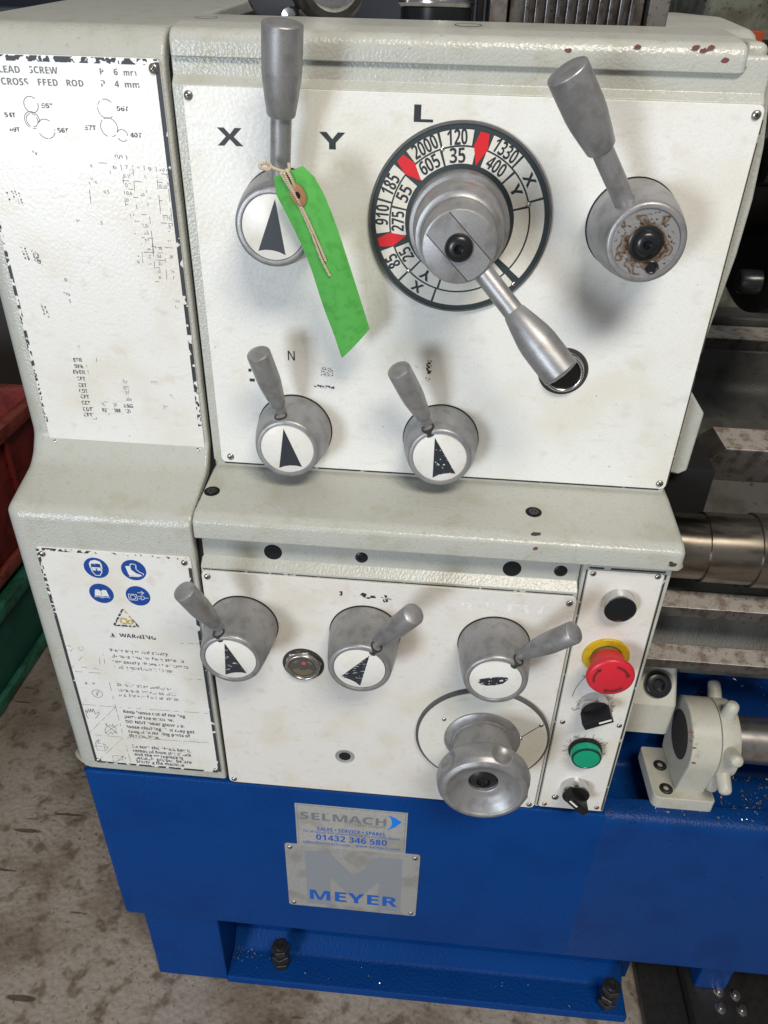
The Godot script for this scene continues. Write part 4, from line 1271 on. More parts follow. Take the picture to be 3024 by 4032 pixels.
func hub(called: String, c: Vector2, z0: float, h: float, r1: float) -> MeshInstance3D:
	X = Transform3D(Basis(), Vector3(c.x, c.y, z0))
	var st := begin()
	var r0 := 0.0364
	turn(st, V([r0, 0.0010, r0, h * 0.18, lerpf(r0, r1, 0.18), h * 0.45, lerpf(r0, r1, 0.50), h * 0.72, lerpf(r0, r1, 0.78), h - 0.0050, r1 + 0.0006, h - 0.0022, r1 - 0.0004, h - 0.0006, r1 - 0.0018, h, r1 - 0.0040, h - 0.0001, r1 - 0.0046, h - 0.0012, r1 - 0.0048, h - 0.0026, 0.0, h - 0.0026]), 64, 0.8)
	var o := obj(called, st, M.silver, lathe_root)
	st = begin()
	turn(st, V([r0 + 0.0009, 0.0, r0 + 0.0009, 0.0009, r0 - 0.002, 0.0011]), 64)
	obj("gasket", st, M.black_void, o)
	X = Transform3D()
	return o


func levers() -> void:
	# [name, centre, z0, height, rim radius, arrow angle, lever angle, lever length, lift, exit radius, exit height, big, wear of the arrow]
	for k in [
			["forward_lever", Vector2(0.0781, 0.2127), 0.0, 0.050, 0.0304, 83.5, 84.1, 0.1075, 10.0, 0.033, 0.030, true, []],
			["clutch_lever", Vector2(0.3673, 0.2160), 0.0, 0.0605, 0.0296, 0.0, 124.7, 0.1085, 13.0, 0.031, 0.044, true, []],
			["feed_lever", Vector2(0.0784, 0.0090), 0.0, 0.0434, 0.0298, 96.8, 100.8, 0.0712, 18.0, 0.033, 0.0305, false, []],
			["feed_lever", Vector2(0.2232, 0.0078), 0.0, 0.0397, 0.0298, 105.5, 114.2, 0.0712, 18.0, 0.033, 0.0295, false, [0.20, 0.48, 1.0]],
			["gear_lever", Vector2(0.0303, -0.1816), ZL, 0.0548, 0.0306, 101.3, 108.9, 0.0690, 18.0, 0.0335, 0.044, false, [0.07, 0.50, 5.0]],
			["gear_lever", Vector2(0.1585, -0.1824), ZL, 0.0534, 0.0308, 63.0, 59.8, 0.0705, 18.0, 0.0335, 0.043, false, [0.09, 0.40, 5.0]],
			["gear_lever", Vector2(0.2920, -0.1842), ZL, 0.0523, 0.0306, 30.0, 52.4, 0.0715, 18.0, 0.0335, 0.042, false, [9.0]]]:
		var c: Vector2 = k[1]
		var o := hub(k[0], c, k[2], k[3], k[4])
		var zf: float = k[2] + k[3] - 0.0012
		var a := deg_to_rad(k[6])
		lever_arm(o, Vector3(c.x + cos(a) * k[9], c.y + sin(a) * k[9], k[2] + k[10]), a, deg_to_rad(k[8]), k[7], k[11])
		# dark hole the rod goes into
		var st := begin()
		var d := Vector3(cos(a), sin(a), 0.16).normalized()
		X = Transform3D(Basis(Quaternion(Vector3(0, 0, 1), d)), Vector3(c.x, c.y, k[2] + k[10]))
		var rr: float = 0.0086 if k[11] else 0.0062
		turn(st, V([rr, 0.025, rr, k[9] - 0.0004, rr * 0.8, k[9] - 0.0002]), 24)
		X = Transform3D()
		obj("rod_socket", st, M.grime, o)
		if k[0] == "clutch_lever":
			st = begin()
			X = Transform3D(Basis(), Vector3(c.x, c.y, zf - 0.001))
			turn(st, V([0.0252, -0.001, 0.0252, 0.0006, 0.0246, 0.0009]), 56)
			for q in 56:
				var e0 := Vector2.from_angle(TAU * q / 56.0)
				var e1 := Vector2.from_angle(TAU * (q + 1) / 56.0)
				var up := Vector3(0, 0, 1)
				put(st, Vector3(0, 0, 0.0009), up, Vector2(0.5, 0.5))
				put(st, Vector3(e1.x, e1.y, 0.0366) * 0.0246, up, Vector2(0.5 + e1.x * 0.5, 0.5 - e1.y * 0.5))
				put(st, Vector3(e0.x, e0.y, 0.0366) * 0.0246, up, Vector2(0.5 + e0.x * 0.5, 0.5 - e0.y * 0.5))
			X = Transform3D()
			var face := obj("face_disc", st, M.rust_face, o)
			tag(face, "rust-stained grey face of the knob")
			st = begin()
			X = Transform3D(Basis(), Vector3(c.x, c.y, zf))
			turn(st, V([0.0130, 0.0, 0.0130, 0.0009, 0.0118, 0.0014, 0.0098, 0.0016]), 40)
			X = Transform3D(Basis(), Vector3(c.x, c.y, zf + 0.0014))
			button_head(st, 0.0100)
			X = Transform3D()
			obj("button_screw", st, M.black_bolt, face)
			st = begin()
			X = Transform3D(Basis(), Vector3(c.x + 0.0080, c.y - 0.0178, zf))
			turn(st, V([0.0050, -0.001, 0.0050, 0.0008, 0.0043, 0.0012, 0.0036, 0.0008, 0.0034, 0.0001, 0.0, 0.0001]), 24)
			X = Transform3D()
			obj("pin_hole", st, M.black_bolt, face)
			continue
		st = begin()
		X = Transform3D(Basis(), Vector3(c.x, c.y, zf - 0.0012))
		turn(st, V([0.0254, 0.0, 0.0254, 0.0010, 0.0250, 0.0012, 0.0, 0.0012]), 56)
		X = Transform3D()
		var face := obj("face_disc", st, M.face_white, o)
		st = begin()
		var w: Array = k[12]
		if w.size() == 1:
			var p := PackedVector2Array()
			for q in [[-0.0160, 0.0010], [-0.0125, 0.0036], [-0.004, 0.0042], [0.006, 0.0040], [0.0150, 0.0018], [0.0130, -0.0020], [0.0085, -0.0056], [0.0, -0.0068], [-0.0080, -0.0062], [-0.0130, -0.0036]]:
				p.append(c + Vector2(q[0] - 0.002, q[1]).rotated(deg_to_rad(14)))
			flat_poly(st, p, zf + 0.00015, wear(75, 0.2), 0.36)
		else:
			var p := PackedVector2Array()
			for q in [[0.0217, 0.0], [-0.0200, 0.0112], [-0.0183, 0.0056], [-0.0178, 0.0], [-0.0183, -0.0056], [-0.0200, -0.0112]]:
				p.append(c + Vector2(q[0], q[1]).rotated(deg_to_rad(k[5])))
			if w.size():
				flat_poly(st, p, zf + 0.00015, wear(int(c.x * 1000), w[0], w[2]), w[1])
			else:
				flat_poly(st, p, zf + 0.00015)
		obj("arrow", st, M.ink_arrow, face)


# ------------------------------------------------------------------ the scalloped knob on its disc

func feed_wheel() -> void:
	var c := Vector3(0.2929, -0.3225, ZL)
	X = Transform3D(Basis(), c)
	var st := begin()
	turn(st, V([0.0750, 0.0, 0.0750, 0.0040, 0.0742, 0.0050, 0.0728, 0.0050, 0.0722, 0.0042, 0.05, 0.0042]), 96)
	X = Transform3D()
	var o := obj("feed_dial", st, M.silver_dark, lathe_root)
	X = Transform3D(Basis(), c)
	st = begin()
	turn(st, V([0.0720, 0.0030, 0.0720, 0.0054, 0.0716, 0.0058, 0.0420, 0.0058]), 96)
	obj("dial_disc", st, M.dial_white, o)
	st = begin()
	turn(st, V([0.0425, 0.004, 0.0425, 0.0075, 0.0400, 0.0095, 0.0345, 0.0105, 0.0340, 0.0125, 0.0322, 0.0130, 0.0318, 0.060, 0.0, 0.060]), 72)
	obj("wheel_stem", st, M.silver, o)
	# the knob: a turned body into which five thumb scallops are ground
	st = begin()
	var prof := PackedVector2Array()
	for q in [[0.030, 0.046], [0.040, 0.0462], [0.0455, 0.0485], [0.0488, 0.0530], [0.0500, 0.0590], [0.0498, 0.0640], [0.0484, 0.0700], [0.0455, 0.0745], [0.0415, 0.0765], [0.0392, 0.0763], [0.0375, 0.0745], [0.0320, 0.0700], [0.0230, 0.0650], [0.0160, 0.0632], [0.0158, 0.0600], [0.0, 0.0600]]:
		prof.append(Vector2(q[0], q[1]))
	var fine := PackedVector2Array()
	for i in prof.size() - 1:
		for k in 4:
			fine.append(prof[i].lerp(prof[i + 1], k / 4.0))
	fine.append(prof[prof.size() - 1])
	scalloped(st, fine, 240)
	obj("thumb_wheel", st, M.silver, o)
	st = begin()
	turn(st, V([0.0150, 0.0585, 0.0150, 0.0608, 0.0120, 0.0625, 0.0085, 0.0640, 0.0072, 0.0640]), 36)
	turn(st, V([0.0072, 0.0640, 0.0066, 0.0610, 0.0, 0.0610]), 6, 2.0)
	obj("cap_screw", st, M.black_bolt, o)
	X = Transform3D()
	for p in [[-0.0445, 0.0270], [0.0620, 0.0300], [0.0420, 0.0055]]:
		st = begin()
		X = Transform3D(Basis(), c + Vector3(p[0], p[1], 0.0058))
		turn(st, V([0.0026, 0.0, 0.0025, 0.0006, 0.0018, 0.0013, 0.0, 0.0016]), 14)
		X = Transform3D()
		obj("rivet", st, M.bright_steel, o)
	st = begin()
	line(st, Vector2(c.x + 0.0375, c.y + 0.0020), Vector2(c.x + 0.0640, c.y + 0.0325), 0.0011, c.z + 0.0060, wear(91, 0.1), 0.5)
	obj("joint_line", st, M.grime, o)


func scalloped(st: SurfaceTool, prof: PackedVector2Array, n: int) -> void:
	var rings := []
	for i in prof.size():
		var ring := []
		for k in n:
			var a := TAU * k / n
			var p := Vector3(cos(a), sin(a), 0) * prof[i].x
			p.z = prof[i].y
			for s in 5:
				var b := deg_to_rad(72.0 * s)
				var q := Vector3(cos(b) * 0.0585, sin(b) * 0.0585, 0.0645)
				var v := p - q
				if v.length() < 0.0150 and p.z > 0.0475:
					var flat := Vector3(p.x, p.y, 0)
					# slide inwards along the radius until the sphere is left
					var e := flat.normalized()
					var bq := v.dot(e)
					var cq := v.length_squared() - 0.0150 * 0.0150
					p -= e * (bq + sqrt(maxf(bq * bq - cq, 0.0)))
			ring.append(p)
		rings.append(ring)
	var norms := []
	for i in prof.size():
		var row := []
		for k in n:
			var u: Vector3 = rings[mini(i + 1, prof.size() - 1)][k] - rings[maxi(i - 1, 0)][k]
			var v: Vector3 = rings[i][(k + 1) % n] - rings[i][(k + n - 1) % n]
			var m := v.cross(u).normalized()
			row.append(m if m.length() > 0.5 else Vector3(0, 0, 1))
		norms.append(row)
	for i in prof.size() - 1:
		for k in n:
			var j := (k + 1) % n
			quad(st, rings[i][k], rings[i][j], rings[i + 1][j], rings[i + 1][k], norms[i][k], norms[i][j], norms[i + 1][j], norms[i + 1][k])


# ------------------------------------------------------------------ push buttons and switches

func switches() -> void:
	var z := ZL - 0.0018
	# blanked black button
	var st := begin()
	X = Transform3D(Basis(), Vector3(0.4065, -0.1187, z))
	turn(st, V([0.0165, 0.0, 0.0163, 0.0015, 0.0158, 0.0110, 0.0155, 0.0118, 0.0150, 0.0120, 0.0148, 0.0112]), 56)
	var o := obj("push_button", st, M.chrome, lathe_root)
	st = begin()
	turn(st, V([0.0149, 0.0080, 0.0149, 0.0112, 0.0140, 0.0116, 0.0, 0.0116]), 56)
	obj("button_cap", st, M.black_plastic, o)
	# emergency stop
	X = Transform3D(Basis(), Vector3(0.4075, -0.1903, z))
	st = begin()
	turn(st, V([0.0240, 0.0, 0.0239, 0.0012, 0.0230, 0.0024, 0.0180, 0.0030, 0.0165, 0.0030, 0.0163, 0.0010, 0.0, 0.0010]), 64)
	var es := obj("emergency_stop", st, M.estop_yellow, lathe_root)
	st = begin()
	turn(st, V([0.0150, 0.0, 0.0150, 0.0085, 0.0, 0.0085]), 48)
	obj("collar", st, M.estop_collar, es)
	st = begin()
	turn(st, V([0.0, 0.0080, 0.0166, 0.0080, 0.0176, 0.0090, 0.0180, 0.0240]), 64)
	var n := 120
	var mush := V([0.0180, 0.0235, 0.0200, 0.0258, 0.0226, 0.0268, 0.0236, 0.0280, 0.0236, 0.0300, 0.0228, 0.0316, 0.0205, 0.0326, 0.0, 0.0332])
	turn(st, mush, 96, 0.6)
	for k in n:
		if k % 2 == 0:
			var a := TAU * k / n
			var B := Basis(Vector3(0, 0, 1), a)
			var keep := X
			X = X * Transform3D(B, Vector3.ZERO)
			box(st, Vector3(0.0180, -0.00028, 0.0262), Vector3(0.02385, 0.00028, 0.0296), 0.0001)
			X = keep
	obj("mushroom_head", st, M.estop_red, es)
	st = begin()
	var c := Vector2(0.0, 0.0)
	for a0 in [12.0, 132.0, 252.0]:
		# turn arrows, clockwise
		sector(st, c, 0.0158, 0.0178, a0 + 12.0, a0 + 68.0, 0.03345)
		var h := Vector2.from_angle(deg_to_rad(a0))
		var b := Vector2.from_angle(deg_to_rad(a0 + 13.0))
		flat_poly(st, PackedVector2Array([h * 0.0168, b * 0.0195, b * 0.0141]), 0.03345)
	obj("turn_arrows", st, M.arrow_dark, es)
	X = Transform3D()
	# two selector switches and the green lamp between them
	selector("selector_switch", Vector3(0.4077, -0.2604, z), 30.0, 1.0)
	selector("selector_switch", Vector3(0.4091, -0.4011, z), -46.0, -1.0)
	X = Transform3D(Basis(), Vector3(0.4100, -0.3341, z))
	st = begin()
	turn(st, V([0.0188, 0.0, 0.0187, 0.0030, 0.0182, 0.0048, 0.0165, 0.0050]), 56)
	var lamp := obj("indicator_lamp", st, M.black_plastic, lathe_root)
	st = begin()
	turn(st, V([0.0170, 0.0040, 0.0169, 0.0120, 0.0166, 0.0128]), 56)
	obj("lens", st, M.lamp_green, lamp)
	st = begin()
	turn(st, V([0.0166, 0.0128, 0.0160, 0.0142, 0.0146, 0.0146, 0.0143, 0.0142]), 56)
	obj("lens_rim", st, M.lamp_rim, lamp)
	st = begin()
	turn(st, V([0.0145, 0.0142, 0.0080, 0.0148, 0.0, 0.0150]), 56)
	obj("lens_face", st, M.lamp_green, lamp)
	X = Transform3D()


func selector(called: String, at: Vector3, deg: float, mark: float) -> void:
	X = Transform3D(Basis(), at)
	var st := begin()
	turn(st, V([0.0168, 0.0, 0.0166, 0.0015, 0.0161, 0.0115, 0.0158, 0.0124, 0.0152, 0.0126, 0.0150, 0.0118]), 56)
	var o := obj(called, st, M.chrome, lathe_root)
	st = begin()
	turn(st, V([0.0151, 0.0080, 0.0151, 0.0120, 0.0140, 0.0128, 0.0, 0.0130]), 48)
	X = Transform3D(Basis(Vector3(0, 0, 1), deg_to_rad(deg)), at)
	extrude(st, rounded([[-0.0158, -0.0048, 0.001], [0.0158, -0.0048, 0.001], [0.0158, 0.0048, 0.001], [-0.0158, 0.0048, 0.001]]), 0.0110, 0.0285, 0.0, 0.0012)
	obj("handle", st, M.black_plastic, o)
	st = begin()
	var x0 := 0.0010 if mark > 0.0 else -0.0148
	extrude(st, rect(x0, -0.0012, x0 + 0.0138, 0.0012, 0.0008), 0.0280, 0.0287, 0.0, 0.0002)
	obj("pointer", st, M.white_plastic, o)
	X = Transform3D()


func small_fittings() -> void:
	var L := lathe_root
	# oil sight glasses: [centre, z, ring radius, with the amber flag]
	for p in [[Vector2(0.0920, -0.2339), ZL, true], [Vector2(0.3312, 0.0851), 0.0, false]]:
		var c: Vector2 = p[0]
		X = Transform3D(Basis(), Vector3(c.x, c.y, p[1]))
		var st := begin()
		turn(st, V([0.0228, 0.0, 0.0228, 0.0004, 0.0190, 0.0005]), 48)
		var o := obj("oil_sight", st, M.grime, L)
		st = begin()
		if p[2]:
			var hex := PackedVector2Array()
			for k in 6:
				hex.append(Vector2.from_angle(k * PI / 3 + 0.25) * 0.0212)
			extrude(st, hex, 0.0004, 0.0034, 0.0, 0.001)
		turn(st, V([0.0185, 0.0, 0.0183, 0.0055, 0.0176, 0.0066, 0.0164, 0.0070, 0.0152, 0.0062, 0.0148, 0.0036, 0.0144, 0.0036]), 48, 0.5)
		obj("bezel", st, M.bright_steel if not p[2] else M.steel, o)
		st = begin()
		turn(st, V([0.0148, 0.0037, 0.0, 0.0037]), 40)
		obj("sight_back", st, M.oil_dark, o)
		if p[2]:
			st = begin()
			sector(st, Vector2.ZERO, 0.0055, 0.0125, 205, 335, 0.0040)
			sector(st, Vector2.ZERO, 0.0085, 0.0115, 25, 60, 0.0040)
			sector(st, Vector2.ZERO, 0.0085, 0.0115, 120, 155, 0.0040)
			obj("amber_mark", st, M.oil_amber, o)
			st = begin()
			sector(st, Vector2(0.0012, 0.0052), 0.0, 0.0024, 0, 360, 0.0042)
			obj("red_mark", st, M.red_print, o)
		if p[2]:
			st = begin()
			turn(st, V([0.0150, 0.0046, 0.0, 0.0050]), 40)
			obj("glass", st, M.sight_glass, o)
		X = Transform3D()
	var st := begin()
	X = Transform3D(Basis(), Vector3(0.1364, -0.3790, ZL))
	turn(st, V([0.0114, 0.0, 0.0114, 0.0006, 0.0106, 0.0008, 0.0102, 0.0004, 0.0072, 0.0003]), 40)
	var plug := obj("drain_plug", st, M.aluminium_plate, L)
	st = begin()
	turn(st, V([0.0074, 0.0002, 0.0066, 0.0007, 0.0, 0.0006]), 9, 2.0)
	obj("plug_socket", st, M.black_void, plug)
	X = Transform3D()
	# paint chipped off edges, down to the red primer or the dark filler
	st = begin()
	var rng := RandomNumberGenerator.new()
	rng.seed = 5
	for e in [[0.2975, 0.3375, 0.0045], [0.3960, 0.3400, 0.005], [0.4130, 0.3340, 0.0055], [0.3480, 0.3410, 0.004], [0.3900, 0.3415, 0.005], [0.4010, 0.3420, 0.005], [0.3170, -0.0545, 0.004]]:
		chip(st, Vector3(e[0], e[1], -0.0038 if e[1] > 0 else 0.0880), Vector3(0, 0, 1), e[2] * 0.55, rng)
	obj("paint_chip", st, M.primer_chip, L)
	st = begin()
	for e in [[0.4440, -0.0625, 0.0880, 0.006], [0.4415, -0.0600, 0.0880, 0.003], [0.4455, 0.3285, -0.0130, 0.004], [0.4480, 0.3180, -0.0128, 0.003]]:
		chip(st, Vector3(e[0], e[1], e[2]), Vector3(0, 0, 1), e[3] * 0.6, rng)
	for e in [[0.3170, 0.0780, 0.008], [-0.006, 0.0585, 0.004], [-0.006, 0.070, 0.004]]:
		chip(st, Vector3(e[0], -0.0438 if e[1] < 0.07 else -0.0450, e[1]), Vector3(0, 1, 0), e[2] * 0.6, rng)
	obj("paint_chip", st, M.dark_chip, L)
	st = begin()
	for e in [[0.5345, -0.3330, 0.0330, 0.006], [0.5360, -0.3430, 0.0370, 0.005], [0.5400, -0.3480, 0.0425, 0.004], [0.5390, -0.3600, 0.0545, 0.005]]:
		chip(st, Vector3(e[0], e[1] + 0.004, e[2] + 0.012), Vector3(0, 0.75, 0.66), e[3] * 0.5, rng)
	obj("paint_chip", st, M.primer_chip, L)


# A thin flake-shaped patch lying on a surface.
func chip(st: SurfaceTool, at: Vector3, n: Vector3, r: float, rng: RandomNumberGenerator) -> void:
	var p := PackedVector2Array()
	for k in 11:
		var a := TAU * k / 11
		p.append(Vector2(cos(a) * r * rng.randf_range(0.7, 1.3), sin(a) * r * rng.randf_range(0.35, 0.8)))
	X = Transform3D(Basis(Quaternion(Vector3(0, 0, 1), n.normalized())), at)
	extrude(st, p, -0.0004, 0.0004)
	X = Transform3D()

# ------------------------------------------------------------------ the green tag

func green_tag() -> void:
	var lft := [Vector3(0.0844, 0.2532, 0.0660), Vector3(0.0851, 0.2402, 0.0640), Vector3(0.0924, 0.2249, 0.0620), Vector3(0.1011, 0.2043, 0.0580), Vector3(0.1081, 0.1840, 0.0540), Vector3(0.1160, 0.1520, 0.0470), Vector3(0.1242, 0.1237, 0.0400), Vector3(0.1303, 0.1003, 0.0350)]
	var rgt := [Vector3(0.1067, 0.2617, 0.0660), Vector3(0.1145, 0.2542, 0.0640), Vector3(0.1216, 0.2411, 0.0620), Vector3(0.1294, 0.2200, 0.0580), Vector3(0.1362, 0.1979, 0.0540), Vector3(0.1430, 0.1730, 0.0470), Vector3(0.1502, 0.1466, 0.0400), Vector3(0.1549, 0.1284, 0.0350)]
	var t := thing("green_tag", "long green card tag with a brown eyelet tied to a lever with string", "tag", lft[0])
	var o := t.position
	var st := begin()
	var P := []
	var Ls := tag_edge(lft)
	var Rs := tag_edge(rgt)
	var m := 8
	for i in Ls.size():
		var row := []
		var w: Vector3 = Rs[i] - Ls[i]
		for k in m + 1:
			var u := k / float(m)
			row.append(Ls[i] + w * u + Vector3(0, 0, 0.0045 * 4.0 * u * (1.0 - u)) - o)
		P.append(row)
	var N := []
	for i in P.size():
		var row := []
		for k in m + 1:
			var du: Vector3 = P[i][mini(k + 1, m)] - P[i][maxi(k - 1, 0)]
			var dv: Vector3 = P[mini(i + 1, P.size() - 1)][k] - P[maxi(i - 1, 0)][k]
			var n := du.cross(dv).normalized()
			row.append(n if n.z > 0 else -n)
		N.append(row)
	for i in P.size() - 1:
		for k in m:
			var a: Vector3 = P[i][k]
			var b: Vector3 = P[i][k + 1]
			var c: Vector3 = P[i + 1][k + 1]
			var d: Vector3 = P[i + 1][k]
			var na: Vector3 = N[i][k]
			var nb: Vector3 = N[i][k + 1]
			var nc: Vector3 = N[i + 1][k + 1]
			var nd: Vector3 = N[i + 1][k]
			quad(st, a, b, c, d, na, nb, nc, nd)
			var h := 0.0005
			quad(st, a - na * h, b - nb * h, c - nc * h, d - nd * h, -na, -nb, -nc, -nd)
			for e in [[k == 0, a, d, na], [k == m - 1, b, c, nb], [i == 0, a, b, na], [i == P.size() - 2, d, c, nd]]:
				if e[0]:
					var side: Vector3 = (e[2] - e[1]).cross(e[3]).normalized()
					quad(st, e[1], e[2], e[2] - e[3] * h, e[1] - e[3] * h, side, side, side, side)
	obj("card", st, M.card_green, t)
	# eyelet: a reinforcing patch with a hole
	var nrm: Vector3 = N[6][4]
	var ec: Vector3 = P[6][4].lerp(P[7][4], 0.3) + nrm * 0.0012
	var down: Vector3 = (P[9][4] - P[4][4]).normalized()
	var across := down.cross(nrm).normalized()
	X = Transform3D(Basis(across * 0.62, down, nrm), ec)
	st = begin()
	turn(st, V([0.0088, -0.0012, 0.0088, 0.0002, 0.0086, 0.0003, 0.0026, 0.0003]), 32)
	obj("eyelet", st, M.kraft, t)
	st = begin()
	turn(st, V([0.0026, 0.0006, 0.0, 0.0006]), 24)
	X = Transform3D()
	obj("eyelet_hole", st, M.black_void, t)
	# string: two-ply cord
	st = begin()
	for s in [[Vector3(0.0908, 0.2572, 0.0680), Vector3(0.0969, 0.2464, 0.0660), Vector3(0.1034, 0.2325, 0.0630), Vector3(0.1107, 0.2146, 0.0600), Vector3(0.1175, 0.1941, 0.0565), Vector3(0.1242, 0.1789, 0.0530)], [Vector3(0.0933, 0.2573, 0.0685), Vector3(0.0984, 0.2460, 0.0665), Vector3(0.1050, 0.2326, 0.0635), Vector3(0.1126, 0.2148, 0.0605), Vector3(0.1214, 0.1914, 0.0560)], [Vector3(0.0958, 0.2587, 0.0680), Vector3(0.0987, 0.2538, 0.0680), Vector3(0.1006, 0.2475, 0.0655)], [Vector3(0.0785, 0.2592, 0.0500), Vector3(0.0761, 0.2611, 0.0520), Vector3(0.0723, 0.2596, 0.0540), Vector3(0.0733, 0.2581, 0.0560), Vector3(0.0788, 0.2568, 0.0550), Vector3(0.0807, 0.2591, 0.0520)], [Vector3(0.0777, 0.2597, 0.0460), Vector3(0.0812, 0.2580, 0.0520), Vector3(0.0877, 0.2571, 0.0580), Vector3(0.0943, 0.2571, 0.0620), Vector3(0.0948, 0.2581, 0.0560), Vector3(0.0927, 0.2602, 0.0460)]]:
		var path := smooth_path(s, 16)
		var dense := []
		var back := 0.0
		for q in path:
			dense.append(q - o + Vector3(0, 0, 0.0035))
		for ply in 2:
			var pts := []
			back = 0.0
			for i in dense.size():
				if i > 0:
					back += dense[i].distance_to(dense[i - 1])
				var d: Vector3 = (dense[mini(i + 1, dense.size() - 1)] - dense[maxi(i - 1, 0)]).normalized()
				var u := d.cross(Vector3(0, 0, 1)).normalized()
				var v := u.cross(d)
				var a := back / 0.0034 * TAU + ply * PI
				pts.append(dense[i] + (u * cos(a) + v * sin(a)) * 0.00062)
			sweep(st, pts, 0.00072, 7)
	X = Transform3D(Basis(), Vector3(0.0945, 0.2575, 0.066) - o)
	turn(st, V([0.0, -0.0016, 0.0014, -0.0010, 0.0019, 0.0, 0.0014, 0.0010, 0.0, 0.0016]), 12)
	X = Transform3D()
	obj("string", st, M.string, t)


func tag_edge(p: Array) -> Array:
	var out := []
	for k in 4:
		out.append(p[0].lerp(p[1], k / 4.0))
	return out + smooth_path(p.slice(1), 5)


# ------------------------------------------------------------------ tooling standing in the tray on top

func things_on_top() -> void:
	var y := 0.3470
	# steel collar on a black ring
	var at := Vector3(0.1930, y, -0.155)
	var t := thing("steel_collar", "bright turned steel collar standing on a black ring, on the headstock lid", "collar", at)
	var flat := Basis(Vector3(1, 0, 0), -PI / 2)
	X = Transform3D(flat, Vector3.ZERO)
	var st := begin()
	turn(st, V([0.0, 0.0, 0.0315, 0.0, 0.0320, 0.0005, 0.0320, 0.0150, 0.0310, 0.0160, 0.0, 0.0160]), 56)
	obj("ring", st, M.black_plastic, t)
	st = begin()
	turn(st, V([0.0315, 0.0160, 0.0345, 0.0190, 0.0345, 0.0205, 0.0330, 0.0212, 0.0320, 0.0280, 0.0320, 0.0560, 0.0300, 0.0580, 0.0, 0.0580]), 56)
	obj("sleeve", st, M.bright_steel, t)
	X = Transform3D()
	# round steel chuck lying on its side, pale ring facing the operator
	at = Vector3(0.0960, y + 0.0335, -0.150)
	t = thing("drill_chuck", "dark round steel chuck lying on the lid with its pale mouth facing out", "chuck", at)
	X = Transform3D(Basis(Vector3(0, 1, 0), 0.35), Vector3.ZERO)
	st = begin()
	turn(st, V([0.0, -0.05, 0.0300, -0.05, 0.0335, -0.047, 0.0335, 0.006, 0.0325, 0.010, 0.0290, 0.020, 0.0230, 0.0215]), 56)
	obj("body", st, M.dark_steel, t)
	st = begin()
	turn(st, V([0.0235, 0.0215, 0.0200, 0.0225, 0.0, 0.0205]), 48)
	obj("mouth", st, M.bright_steel, t)
	st = begin()
	X = Transform3D(Basis(), Vector3(-0.030, -0.0265, 0.030))
	turn(st, V([0.0, -0.012, 0.0062, -0.012, 0.0068, -0.010, 0.0068, 0.008, 0.0055, 0.010, 0.0, 0.0105]), 24)
	obj("key_pin", st, M.bright_steel, t)
	X = Transform3D()
	# black holder beside it
	at = Vector3(0.0455, y + 0.030, -0.175)
	t = thing("tool_holder", "glossy black round tool holder lying at the far left of the lid", "tool holder", at)
	X = Transform3D(Basis(Vector3(0, 1, 0), -0.25), Vector3.ZERO)
	st = begin()
	turn(st, V([0.0, -0.05, 0.0290, -0.05, 0.0300, -0.048, 0.0300, 0.010, 0.0270, 0.013, 0.0, 0.013]), 56)
	obj("body", st, M.black_bolt, t)
	X = Transform3D(Basis(), Vector3(0.028, -0.0235, 0.024))
	st = begin()
	turn(st, V([0.0, -0.008, 0.0062, -0.008, 0.0062, 0.006, 0.0, 0.0075]), 20)
	obj("locking_pin", st, M.steel, t)
	X = Transform3D()
	# slotted steel block
	at = Vector3(0.3210, y, -0.150)
	t = thing("slotted_block", "rusty steel block with upright grooves standing on the headstock lid", "steel block", at)
	st = begin()
	box(st, Vector3(-0.0620, 0.0, -0.045), Vector3(0.0560, 0.07, -0.006), 0.001)
	obj("body", st, M.way_side, t)
	for k in 11:
		st = begin()
		var x := -0.0500 + k * 0.0092
		extrude(st, rounded([[x, -0.0062], [x + 0.0056, -0.0062], [x + 0.0050, 0.0022, 0.0012], [x + 0.0006, 0.0022, 0.0012]]), 0.0, 0.07, 0.001, 0.001, Basis(Vector3(1, 0, 0), Vector3(0, 0, 1), Vector3(0, 1, 0)))
		obj("rib", st, M.rib_steel, t)
	st = begin()
	box(st, Vector3(-0.0800, 0.0, -0.040), Vector3(-0.0645, 0.07, 0.004), 0.001)
	obj("side_plate", st, M.way_mid, t)
	st = begin()
	box(st, Vector3(0.0585, 0.0, -0.040), Vector3(0.0760, 0.07, 0.004), 0.001)
	obj("side_plate", st, M.way_mid, t)
	at = Vector3(0.2370, y, -0.19)
	t = thing("dark_clamp", "dark grooved clamp standing behind the collar and the block", "clamp", at)
	for k in 5:
		st = begin()
		box(st, Vector3(-0.016 + k * 0.009, 0.0, -0.02), Vector3(-0.0095 + k * 0.009, 0.06, 0.0), 0.001)
		obj("plate", st, M.dark_steel, t)


# ------------------------------------------------------------------ crates, cabinet, floor

